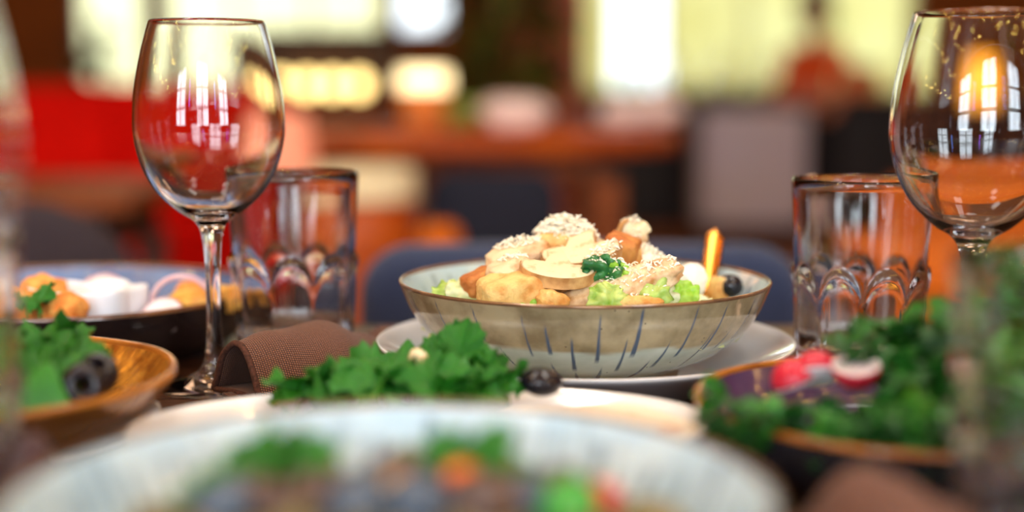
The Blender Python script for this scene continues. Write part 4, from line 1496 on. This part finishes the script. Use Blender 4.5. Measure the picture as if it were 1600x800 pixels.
V, F = [], []
spots = [(884, 364, 0.80, 0.0185, 900, 0.009), (806, 392, 0.79, 0.014, 170, 0.0025), (985, 362, 0.815, 0.006, 50, 0.003), (950, 412, 0.760, 0.010, 70, 0.002), (985, 438, 0.757, 0.026, 260, 0.0015),
         (800, 420, 0.768, 0.008, 50, 0.001), (1010, 412, 0.80, 0.012, 180, 0.003)]
for px, py, Y, rad, cnt, pile in spots:
    c0 = at(px, py, Y)
    for k in range(cnt):
        a, rr = R.uniform(0, 2 * pi), rad * math.sqrt(R.random())
        x, y = c0.x + rr * cos(a), c0.y + rr * sin(a) * 0.7
        hit = tree.ray_cast(Vector((x, y, TZ + 0.2)), Vector((0, 0, -1)))
        if hit[0] is None:
            continue
        z = hit[0].z + 0.0004 + pile * R.random() * max(0, 1 - (rr / rad) ** 2)
        e = Euler((R.uniform(-0.6, 0.6), R.uniform(-0.7, 0.7), R.uniform(0, 6.28))).to_matrix()
        shred(V, F, Vector((x, y, z)), e, R.uniform(0.0016, 0.0055 if pile > 0.005 else 0.0038), R.uniform(0.0005, 0.0010), R.uniform(-0.5, 0.9))
gc = link('grated_cheese', mesh('grated_cheese', V, F, False), M['cheese'])
tag(gc, 'white grated cheese sprinkled over the mushroom salad heap', 'cheese')
stuff(gc)


# ------------------------------------------------------------------ parsley
def parsley_leaf_me(size, seed, lobes=3, depth=0.32, n=42):
    """lobed, toothed leaf lying in XY with its stalk at the origin, blade towards +Y"""
    r_ = random.Random(seed)
    V = [(0, 0.0, 0)]
    F = []
    out = []
    for k in range(n + 1):
        a = -2.35 + 4.7 * k / n
        lob = abs(cos(a * lobes / 2 * 1.02)) if lobes == 3 else abs(cos(a * 1.1))
        rr = (0.42 + 0.58 * cos(a * 0.42) ** 2) * (1 - depth + depth * lob ** 0.7)
        rr *= 1 + 0.09 * sin(k * 2 * pi / 3.0 + seed) + 0.04 * r_.uniform(-1, 1)
        out.append((rr * sin(a), rr * cos(a)))
    rings = (0.35, 0.7, 1.0)
    for q in rings:
        for (x, y) in out:
            X, Y = x * q * size * 0.62, (y * q * 0.62 + 0.0) * size
            z = 0.14 * size * noise.noise(Vector((x * q * 2.4 + seed, y * q * 2.4, 0))) * (0.6 + q) + 0.26 * size * abs(x) * q - 0.22 * size * q * q * (0.4 + 0.6 * abs(x)) + 0.05 * size * sin(5 * math.atan2(x, y)) * q
            V.append((X, Y, z))
    m_ = n + 1
    for k in range(n):
        F.append((0, 1 + k + 1, 1 + k))
        for q in range(2):
            a = 1 + q * m_ + k
            F.append((a, a + 1, a + m_ + 1, a + m_))
    return mesh('leaf', V, F)


LEAF = [parsley_leaf_me(1.0, s) for s in (1, 2, 3, 4)]
SMALL = [parsley_leaf_me(1.0, s, 3, 0.3, 18) for s in (5, 6, 7)]


def sprig(label, tip, base, size, seed, m, n=3, group=None, name='parsley_sprig', up=False):
    """stem from base to tip with n leaves round the tip facing the light"""
    r_ = random.Random(seed)
    t = thing(name, label, 'herb', tuple(base), group=group)
    d = Vector(tip) - Vector(base)
    mid = d * 0.5 + Vector((r_.uniform(-.1, .1), r_.uniform(-.1, .1), 0.15)) * d.length * 0.5
    link('stem', tube_me([(0, 0, 0), mid, d], [size * 0.035, size * 0.03, size * 0.02], 6), M['stem'], t)
    for k in range(n):
        a = (k - (n - 1) / 2) * 1.5 + r_.uniform(-0.3, 0.3)
        link('leaf', LEAF[(seed + k) % 4], m, t, d * (1 - 0.12 * k / n), Euler((r_.uniform(0.15, 1.0) if not up else 1.35, r_.uniform(-0.5, 0.5) * (0.3 if up else 1), a if not up else a * 0.35 + 0.2)), size * r_.uniform(0.85, 1.1))
    return t


# sprigs on the oval plate: (tip px, py, depth, leaf size, material, label)
PS = [(572, 588, .650, 0.034, 'parsley', 'broad parsley sprig at the left of the heap against the brown napkin'),
      (616, 580, .655, 0.034, 'parsley', 'large dark parsley sprig before the white plate rim'),
      (648, 596, .640, 0.030, 'parsley', 'dark parsley sprig in the middle front of the heap'),
      (696, 590, .650, 0.032, 'parsley', 'parsley sprig under the upright tip of the heap'),
      (720, 556, .660, 0.025, 'parsley_light', 'upright pale parsley tip rising highest before the stoneware bowl'),
      (732, 576, .655, 0.027, 'parsley', 'parsley sprig right behind the highest pale tip'),
      (748, 598, .640, 0.032, 'parsley', 'dark parsley sprig at the right of the heap'),
      (780, 600, .640, 0.025, 'parsley_light', 'pale edged parsley sprig beside the black olive'),
      (474, 612, .640, 0.030, 'parsley_light', 'low pale parsley sprig at the far left of the oval plate'),
      (512, 612, .635, 0.027, 'parsley_light', 'low pale parsley sprig second from the left on the oval plate'),
      (590, 602, .630, 0.030, 'parsley', 'low parsley sprig behind the nearest bowl rim, left of centre'),
      (690, 606, .625, 0.030, 'parsley', 'low parsley sprig behind the nearest bowl rim, in the middle'),
      (745, 606, .625, 0.027, 'parsley_light', 'low pale parsley sprig behind the nearest bowl rim'),
      (640, 570, .665, 0.020, 'parsley_light', 'small pale parsley tip against the white plate rim'),
      (680, 566, .662, 0.018, 'parsley_light', 'small pale parsley tip left of the highest tip')]
for i, (px, py, Y, s, m, lb) in enumerate(PS):
    tip = at(px, py, Y)
    base = Vector((tip.x + R.uniform(-.01, .01), 0.605 + R.uniform(-0.02, 0.02), TZ + 0.013))
    sprig(lb, tip, base, s * 1.12, i + 1, M[m], 3, up='highest' in lb and m == 'parsley_light')
for px, py, Y, lb in ((655, 562, .648, 'pale walnut crumb among the parsley, the upper one'), (655, 585, .642, 'pale walnut crumb among the parsley, the lower one')):
    o = piece('nut_crumb', lb, 'nut', lump_me(0.010, 0.008, 0.010, 0.8, 0.2, 2.4, int(py), 3), M['mushroom'], px, py, Y, (0, 20, 0))
piece('black_olive', 'whole black olive on the oval plate before the stoneware bowl', 'olive', lump_me(0.0200, 0.017, 0.0130, 1, 0.03, 2, 3, 4), M['olive'], 846, 597, 0.640, (0, 4, 20))
bed('chopped_salad', 'green salad bed under the parsley on the oval plate', -0.056, 0.607, TZ + 0.0068, 0.050, 0.020, M['parsley'], 8, nb=120, sx=1.25, sy=0.62)
# flatbread at the right of the oval plate
V, F = [], []
n1, n2 = 14, 60
for sgn in (1, -1):
    for i in range(n1 + 1):
        for k in range(n2):
            a = 2 * pi * k / n2
            r = i / n1
            rad = 0.050 * (1 + 0.05 * noise.noise(Vector((cos(a) * 1.5, sin(a) * 1.5, 3))))
            th = 0.0013 * math.sqrt(max(0, 1 - r ** 6))
            x, y = r * rad * cos(a) * 1.05, r * rad * sin(a) * 0.72
            z = sgn * th + 0.0032 * noise.noise(Vector((x * 45, y * 45, 1))) + 0.3 * x * x
            V.append((x, y, z))
b0 = (n1 + 1) * n2
for s in (0, 1):
    for i in range(n1):
        for k in range(n2):
            q = (s * b0 + i * n2 + k, s * b0 + (i + 1) * n2 + k, s * b0 + (i + 1) * n2 + (k + 1) % n2, s * b0 + i * n2 + (k + 1) % n2)
            F.append(q if s == 0 else q[::-1])
for k in range(n2):
    F.append((n1 * n2 + k, b0 + n1 * n2 + k, b0 + n1 * n2 + (k + 1) % n2, n1 * n2 + (k + 1) % n2))
tag(link('flatbread', mesh('flatbread', V, F), M['flatbread'], None, (0.030, 0.585, TZ + 0.0275), (0.06, 0.05, 0.2)), 'pale toasted flatbread on the right end of the oval plate', 'bread')

# ------------------------------------------------------------------ nearest bowl: bean and herb salad
bed('bean_salad', 'mixed beans and greens filling the nearest blurred bowl', FX, FY, TZ + 0.033, 0.088, 0.014, M['stew'], 12, nb=120)
NB = [(345, 765, .400, 'parsley', .024), (415, 718, .425, 'parsley_light', .026), (455, 712, .425, 'parsley', .026), (385, 740, .410, 'parsley_light', .022), (480, 768, .40, 'parsley_light', .016),
      (680, 715, .425, 'parsley', .022), (742, 720, .420, 'parsley', .030), (765, 735, .415, 'parsley', .026), (540, 775, .40, 'parsley', .02), (860, 785, .40, 'parsley', .022), (910, 780, .405, 'parsley_light', .02)]
NL = ['green herb sprig at the far left in the nearest bowl', 'tallest herb sprig at the left in the nearest bowl', 'dark rounded herb sprig just right of the tallest left one in the nearest bowl',
      'pale herb sprig low at the left in the nearest bowl', 'yellow green herb sprig in the nearest bowl, left of its centre', 'small herb sprig left of the carrot in the nearest bowl',
      'round leaved herb sprig behind the carrot in the nearest bowl', 'herb sprig to the right of the carrot in the nearest bowl', 'low dark herb sprig at the centre of the nearest bowl',
      'low green herb sprig right of the centre of the nearest bowl', 'low pale herb sprig at the right in the nearest bowl']
for i, ((px, py, Y, m, s), lb) in enumerate(zip(NB, NL)):
    tip = at(px, py + 14, Y)
    sprig(lb, tip, (tip.x, tip.y - 0.012, TZ + 0.042), s, i + 31, M[m], 3, name='herb_sprig')
piece('carrot_piece', 'orange carrot piece in the nearest bowl', 'carrot', lump_me(0.012, 0.012, 0.014, 0.7, 0.1, 2, 2, 3), M['carrot'], 718, 762, .405, (10, 20, 0))
BN = [(610, 752, .405, 'bean', .019, 'brown bean piece highest at the centre of the nearest bowl'), (560, 785, .395, 'blue_bean', .02, 'slate blue bean left of the centre in the nearest bowl'),
      (660, 785, .395, 'blue_bean', .022, 'slate blue bean at the centre of the nearest bowl'), (500, 780, .40, 'bean', .02, 'brown bean in the nearest bowl beside the yellow green sprig'),
      (440, 788, .395, 'bean', .014, 'tan bean in the nearest bowl below the tall herb sprig'), (760, 785, .395, 'bean', .022, 'brown bean in the nearest bowl below the carrot'),
      (820, 778, .40, 'blue_bean', .017, 'slate blue bean right of the carrot in the nearest bowl'), (870, 772, .405, 'bean', .017, 'brown bean at the right in the nearest bowl'),
      (930, 785, .40, 'radish_skin', .012, 'small red piece at the right in the nearest bowl'), (345, 788, .395, 'blue_bean', .017, 'slate blue bean at the far left in the nearest bowl'),
      (400, 775, .40, 'bean', .016, 'brown bean under the pale herb sprig in the nearest bowl'), (640, 770, .40, 'potato', .017, 'yellow potato piece at the centre of the nearest bowl'),
      (890, 790, .395, 'avocado', .018, 'green avocado piece at the right in the nearest bowl')]
for i, (px, py, Y, m, s, lb) in enumerate(BN):
    piece('salad_bean' if 'bean' in lb else 'salad_piece', lb, 'bean' if 'bean' in lb else 'vegetable', lump_me(s * 1.25, s, s * 0.85, 0.95, 0.1, 2, i, 3), M[m], px, py, Y, (R.uniform(-20, 20), R.uniform(-30, 30), R.uniform(0, 90)))

# ------------------------------------------------------------------ big dark bowl at the left
# wavy sided white dish
V, F = [], []
ns = 96
prof = [(0.9, 0.0), (0.97, 0.001), (1.0, 0.004), (1.02, 0.018), (1.02, 0.0205), (1.0, 0.0215), (0.96, 0.0215), (0.94, 0.020), (0.92, 0.010), (0.5, 0.007), (0.02, 0.007)]
for (q, z) in prof:
    for k in range(ns):
        a = 2 * pi * k / ns
        r = 0.0215 * (1 + 0.085 * cos(6 * a))
        V.append((r * q * cos(a) * 1.15, r * q * sin(a), z + (0.0008 * cos(6 * a) if z > 0.015 else 0)))
for i in range(len(prof) - 1):
    for k in range(ns):
        F.append((i * ns + k, i * ns + (k + 1) % ns, (i + 1) * ns + (k + 1) % ns, (i + 1) * ns + k))
F.append(tuple(range(ns))[::-1])
F.append(tuple(range((len(prof) - 1) * ns, len(prof) * ns)))
q = at(130, 503, 0.845)
sd_ = thing('sauce_dish', 'white wavy six sided sauce dish in the big dark bowl', 'dish', (q.x, q.y + 0.012, TZ + 0.0265), (0, 0, 0.2))
link('dish_body', mesh('sauce_dish', V, F), M['white_dish'], sd_, scale=(1.3, 1.3, 1.05))
link('sauce', lathe('sauce', smooth_profile(mm([(0, 17.4), (18, 17.2), (21, 16.6), (18, 12), (0, 12)]), 3), 48), M['white'], sd_)
bed('chopped_salad', 'shredded salad bed inside the big dark bowl', LX + 0.01, LY - 0.02, TZ + 0.0075, 0.075, 0.007, M['lettuce_white'], 21, nb=60)
LP = [('breaded_bite', 'orange breaded bite behind the parsley leaf in the big dark bowl', 'snack', .030, .026, .026, 'breaded', 66, 462, .86, 1),
      ('breaded_bite', 'breaded bite in front of the white sauce dish', 'snack', .026, .022, .022, 'breaded', 100, 487, .825, 2),
      ('breaded_bite', 'breaded bite at the left end of the big dark bowl', 'snack', .03, .026, .024, 'breaded', 30, 480, .835, 3),
      ('roast_potato', 'golden roast potato in the big dark bowl beside the wineglass stem', 'potato', .036, .026, .020, 'potato', 304, 476, .875, 4),
      ('breaded_bite', 'orange breaded bite behind the golden roast potato', 'snack', .026, .022, .022, 'breaded', 302, 464, .91, 5),
      ('roast_potato', 'golden roast potato between wineglass stem and tumbler', 'potato', .026, .022, .018, 'potato', 352, 468, .885, 6)]
for nm, lb, c, a, b, h, m, px, py, Y, sd_ in LP:
    piece(nm, lb, c, lump_me(a, b, h, 0.85, 0.18, 2.2, sd_, 4, 0.05), M[m], px, py, Y, (R.uniform(-15, 15), R.uniform(-15, 15), R.uniform(0, 90)))


def radish(label, px, py, Y, rad, rot, group=None):
    o = link('radish_slice', lathe('radish_slice', smooth_profile(mm([(0, -1), (rad * 960, -1), (rad * 1000, 0), (rad * 960, 1), (0, 1)]), 3), 40), M['radish_flesh'], None, at(px, py, Y), tuple(radians(a) for a in rot))
    tag(o, label, 'radish', group)
    link('radish_peel', lathe('radish_peel', mm([(rad * 970, -1.15), (rad * 1015, -0.8), (rad * 1025, 0), (rad * 1015, 0.8), (rad * 970, 1.15)]), 40), M['radish_skin'], o)
    return o


radish('pink edged radish slice leaning at the front of the big dark bowl', 252, 496, .850, .0135, (50, 0, -10))
radish('pale radish slice behind the white sauce dish', 162, 466, .90, .016, (60, 0, 10))
q = at(285, 465, .865)
pts = [(0.0185 * cos(a), 0, 0.0185 * sin(a) * 0.95) for a in [pi * k / 20 * 1.25 - 0.25 for k in range(21)]]
tag(link('onion_ring', tube_me(pts, 0.0017, 8), M['onion'], None, (q.x, q.y, q.z - 0.004), (0.15, 0, 0.1)), 'thin pink onion ring arching over the radish in the big dark bowl', 'onion')
tip = at(62, 470, .815)
sprig('small parsley sprig with two leaves at the front of the big dark bowl', tip, (tip.x - 0.002, tip.y + 0.004, TZ + 0.030), 0.020, 71, M['parsley'], 2)
tip = at(40, 474, .82)
sprig('pale small parsley sprig at the left of the two leaved sprig', tip, (tip.x, tip.y + 0.006, TZ + 0.028), 0.017, 72, M['parsley_light'], 2)

# ------------------------------------------------------------------ gold dish: green salad
bed('chopped_salad', 'green salad bed in the hammered gold dish', GX - 0.005, GY - 0.004, TZ + 0.016, 0.05, 0.014, M['parsley'], 31, nb=70)
GS = [(60, 545, .65, .034, 'parsley_light', 'pale salad leaf heap top in the gold dish'), (100, 540, .655, .026, 'parsley', 'small upright green sprig at the top in the gold dish'),
      (70, 565, .63, .032, 'parsley_light', 'curled pale leaf sprig in the middle of the gold dish'), (110, 572, .625, .03, 'parsley', 'dark green sprig above the sliced olive in the gold dish'),
      (130, 585, .615, .026, 'parsley', 'dark leaf sprig reaching over the sliced olive'), (75, 600, .60, .03, 'parsley', 'dark leaf sprig low in the gold dish'), (45, 580, .61, .03, 'parsley', 'green sprig at the left of the gold dish behind the tumbler')]
for i, (px, py, Y, s, m, lb) in enumerate(GS):
    tip = at(px, py, Y)
    sprig(lb, tip, (tip.x - 0.006, tip.y, TZ + 0.022), s, i + 51, M[m], 3, name='salad_sprig')
o = piece('avocado_slice', 'bright green angular avocado slice at the front of the gold dish', 'avocado', plate_prism([(-0.014, -0.011), (0.013, -0.013), (0.011, -0.002), (0.001, 0.013), (-0.004, 0.010)], 0.006, 0.001), M['avocado'], 68, 615, .575, (-20, 8, 5))
prof = smooth_profile(mm([(3.5, -6), (6.4, -6.4), (8.6, -4), (9.4, 0), (8.6, 4), (6.4, 6.4), (3.5, 6), (3.3, 0), (3.5, -6)]), 4)
piece('olive_ring', 'sliced black olive with its hole showing in the gold dish', 'olive', lathe('olive', prof, 40), M['olive'], 128, 602, .585, (75, 0, 20))
piece('olive_ring', 'second black olive half hidden by the dark leaf in the gold dish', 'olive', lathe('olive', prof, 40), M['olive'], 152, 585, .60, (30, 20, -20))

# ------------------------------------------------------------------ violet bowl: herbs and radish
bed('chopped_salad', 'chopped herb bed inside the violet bowl', RX + 0.012, RY - 0.012, TZ + 0.0075, 0.07, 0.026, M['dill'], 41, nb=260, bit=0.012)


def herb_tuft_me(seed, n=11, L_=0.034):
    """a bushy sprig: thin stalk with small lobed leaflets, one mesh"""
    r_ = random.Random(seed)
    V, F = [], []

    def addm(me, mtx):
        b = len(V)
        V.extend([mtx @ v.co for v in me.vertices])
        F.extend([tuple(b + i for i in p.vertices) for p in me.polygons])
    addm(tube_me([(0, 0, 0), (0.002, 0.001, L_ * 0.5), (0, 0, L_)], [0.0007, 0.0006, 0.0003], 4, False), Matrix())
    for k in range(n):
        z = L_ * (0.2 + 0.85 * k / n)
        a = k * 2.4 + r_.uniform(-.4, .4)
        mtx = Matrix.Translation((0.004 * cos(a), 0.004 * sin(a), z)) @ Euler((r_.uniform(0.0, 0.9), r_.uniform(-.4, .4), a - pi / 2)).to_matrix().to_4x4() @ Matrix.Scale(r_.uniform(0.013, 0.019), 4)
        addm(SMALL[k % 3], mtx)
    return mesh('herb_tuft', V, F)


TUFT = [herb_tuft_me(s) for s in (1, 2, 3, 4)]
k = 0
rt_ = random.Random(77)


def tuft(px, py, Y, s=1.0):
    global k
    tip = at(px, py, Y)
    tip.z -= 0.03 * s + (0.006 if py > 500 else 0)
    lim = 0.103 if px < 1170 else 0.085
    dx, dy = tip.x - RX, tip.y - RY
    dd = math.hypot(dx, dy)
    if dd > lim:
        tip.x, tip.y = RX + dx / dd * lim, RY + dy / dd * lim
    tip.z = max(tip.z, TZ + (0.028 if px < 1170 else 0.022))
    o = link('herb_tuft', TUFT[k % 4], M['dill' if k % 5 else 'parsley'], None, tuple(tip), Euler((rt_.uniform(-.5, .5), rt_.uniform(-.6, .6), rt_.uniform(0, 6.3))), s)
    tag(o, 'one of the small green herb tufts heaped in the violet bowl', 'herb', 'green herb tufts heaped in the violet bowl')
    k += 1


for px, py, Y in [(1105, 640, .56), (1130, 660, .54), (1160, 668, .53), (1120, 625, .545), (1150, 640, .54), (1185, 630, .54), (1215, 640, .535), (1250, 635, .535), (1285, 640, .53), (1320, 625, .53), (1355, 625, .53), (1390, 610, .53), (1430, 600, .53), (1470, 600, .53),
                  (1510, 590, .53), (1550, 590, .53), (1590, 600, .53), (1420, 560, .56), (1460, 540, .565), (1500, 520, .57), (1540, 500, .57), (1580, 490, .57),
                  (1410, 540, .585), (1440, 515, .59), (1480, 485, .595), (1470, 500, .60), (1520, 470, .60), (1560, 445, .60), (1590, 430, .60), (1430, 530, .60), (1550, 470, .62), (1600, 450, .63),
                  (1630, 470, .60), (1640, 520, .57), (1640, 570, .55), (1500, 560, .55), (1560, 545, .55), (1600, 540, .55), (1450, 575, .545), (1520, 620, .525), (1580, 630, .525), (1440, 640, .525),
                  (1270, 655, .525), (1330, 655, .522), (1390, 645, .522), (1225, 655, .53), (1180, 650, .535)]:
    tuft(px, py, Y, rt_.uniform(0.85, 1.15) * (0.62 if px < 1300 else 0.75 if px < 1400 else 1))
for px, py, Y in ((1370, 500, .60), (1400, 505, .60), (1480, 490, .585)):
    tuft(px, py, Y, 0.9)


def radish_half(label, px, py, Y, rad, rot):
    bm = bmesh.new()
    bmesh.ops.create_uvsphere(bm, u_segments=28, v_segments=16, radius=rad)
    for v in bm.verts:
        v.co.z = min(v.co.z, 0.0) * 1.05
    o = link('radish_half', from_bm('radish', bm), M['radish_skin'], None, at(px, py, Y), tuple(radians(a) for a in rot))
    tag(o, label, 'radish')
    link('cut_face', lathe('cut_face', smooth_profile(mm([(0, 0.0), (rad * 900, 0.1), (rad * 960, 0.3), (rad * 880, 0.9), (0, 1.3)]), 3), 32), M['radish_flesh'], o)
    return o


radish_half('halved radish with white face in the violet bowl, right of the red ones', 1338, 570, .590, .0105, (16, -6, 0))
radish_half('red radish piece with white tip in the violet bowl', 1276, 588, .60, .0108, (150, 20, 30))
radish_half('darker red radish piece at the left in the violet bowl', 1240, 596, .60, .0095, (160, -10, 60))
radish_half('pale small radish half beside the herbs in the violet bowl', 1388, 556, .64, .010, (20, 10, 30))
piece('radish_tip', 'small white radish chip standing on the red radish', 'radish', lump_me(0.008, 0.006, 0.010, 1.1, 0.1, 2, 2, 3), M['radish_flesh'], 1272, 574, .597, (0, 0, 0))
# ------------------------------------------------------------------ string lights and accent lamps of the room behind the camera (seen mirrored in the glasses)
sl = thing('string_lights', 'garland of small golden bulbs hung across the ceiling', 'lights', (0, 0, 0))
bm = bmesh.new()
rr = random.Random(9)
for row in range(5):
    pts = []
    y0 = -1.6 + row * 0.75
    for k in range(17):
        x = -2.4 + 4.8 * k / 16
        z = 2.72 - 0.25 * (1 - ((k % 4) / 2 - 1) ** 2)
        pts.append((x, y0 + 0.1 * sin(k), z))
        r = bmesh.ops.create_icosphere(bm, subdivisions=1, radius=0.022)
        bmesh.ops.translate(bm, vec=(x, y0 + 0.1 * sin(k), z - 0.03), verts=r['verts'])
    link('wire', tube_me(pts, 0.004, 5), M['metal_black'], sl)
for wx in (-1.9, 1.9):
    for row in range(3):
        pts = []
        for k in range(13):
            y, z = -1.0 + 0.16 * k, 1.55 + 0.42 * row - 0.1 * (1 - ((k % 4) / 2 - 1) ** 2)
            pts.append((wx, y, z))
            r = bmesh.ops.create_icosphere(bm, subdivisions=1, radius=0.016)
            bmesh.ops.translate(bm, vec=(wx, y, z - 0.024), verts=r['verts'])
        link('wire', tube_me([(wx, -1.0, 3.0)] + pts + [(wx, pts[-1][1], 3.0)], 0.004, 5), M['metal_black'], sl)
stuff(link('bulbs', from_bm('bulbs', bm), M['spark'], sl))
for i, (x, z, h, m, lb) in enumerate(((-1.35, 1.9, 0.9, 'neon_violet', 'violet neon tube on the wall behind the viewer, left'), (1.35, 1.9, 0.9, 'neon_blue', 'blue neon tube on the wall behind the viewer, right'))):
    nt_ = thing('neon_tube', lb, 'lamp', (x, RY0 + 0.05, z))
    link('tube', tube_me([(0, 0, -h / 2), (0, 0, h / 2)], 0.03, 12), M[m], nt_)
    for e in (-1, 1):
        link('end_cap', tube_me([(0, 0, e * h / 2), (0, 0, e * (h / 2 + 0.04))], 0.034, 12), M['metal_black'], nt_)
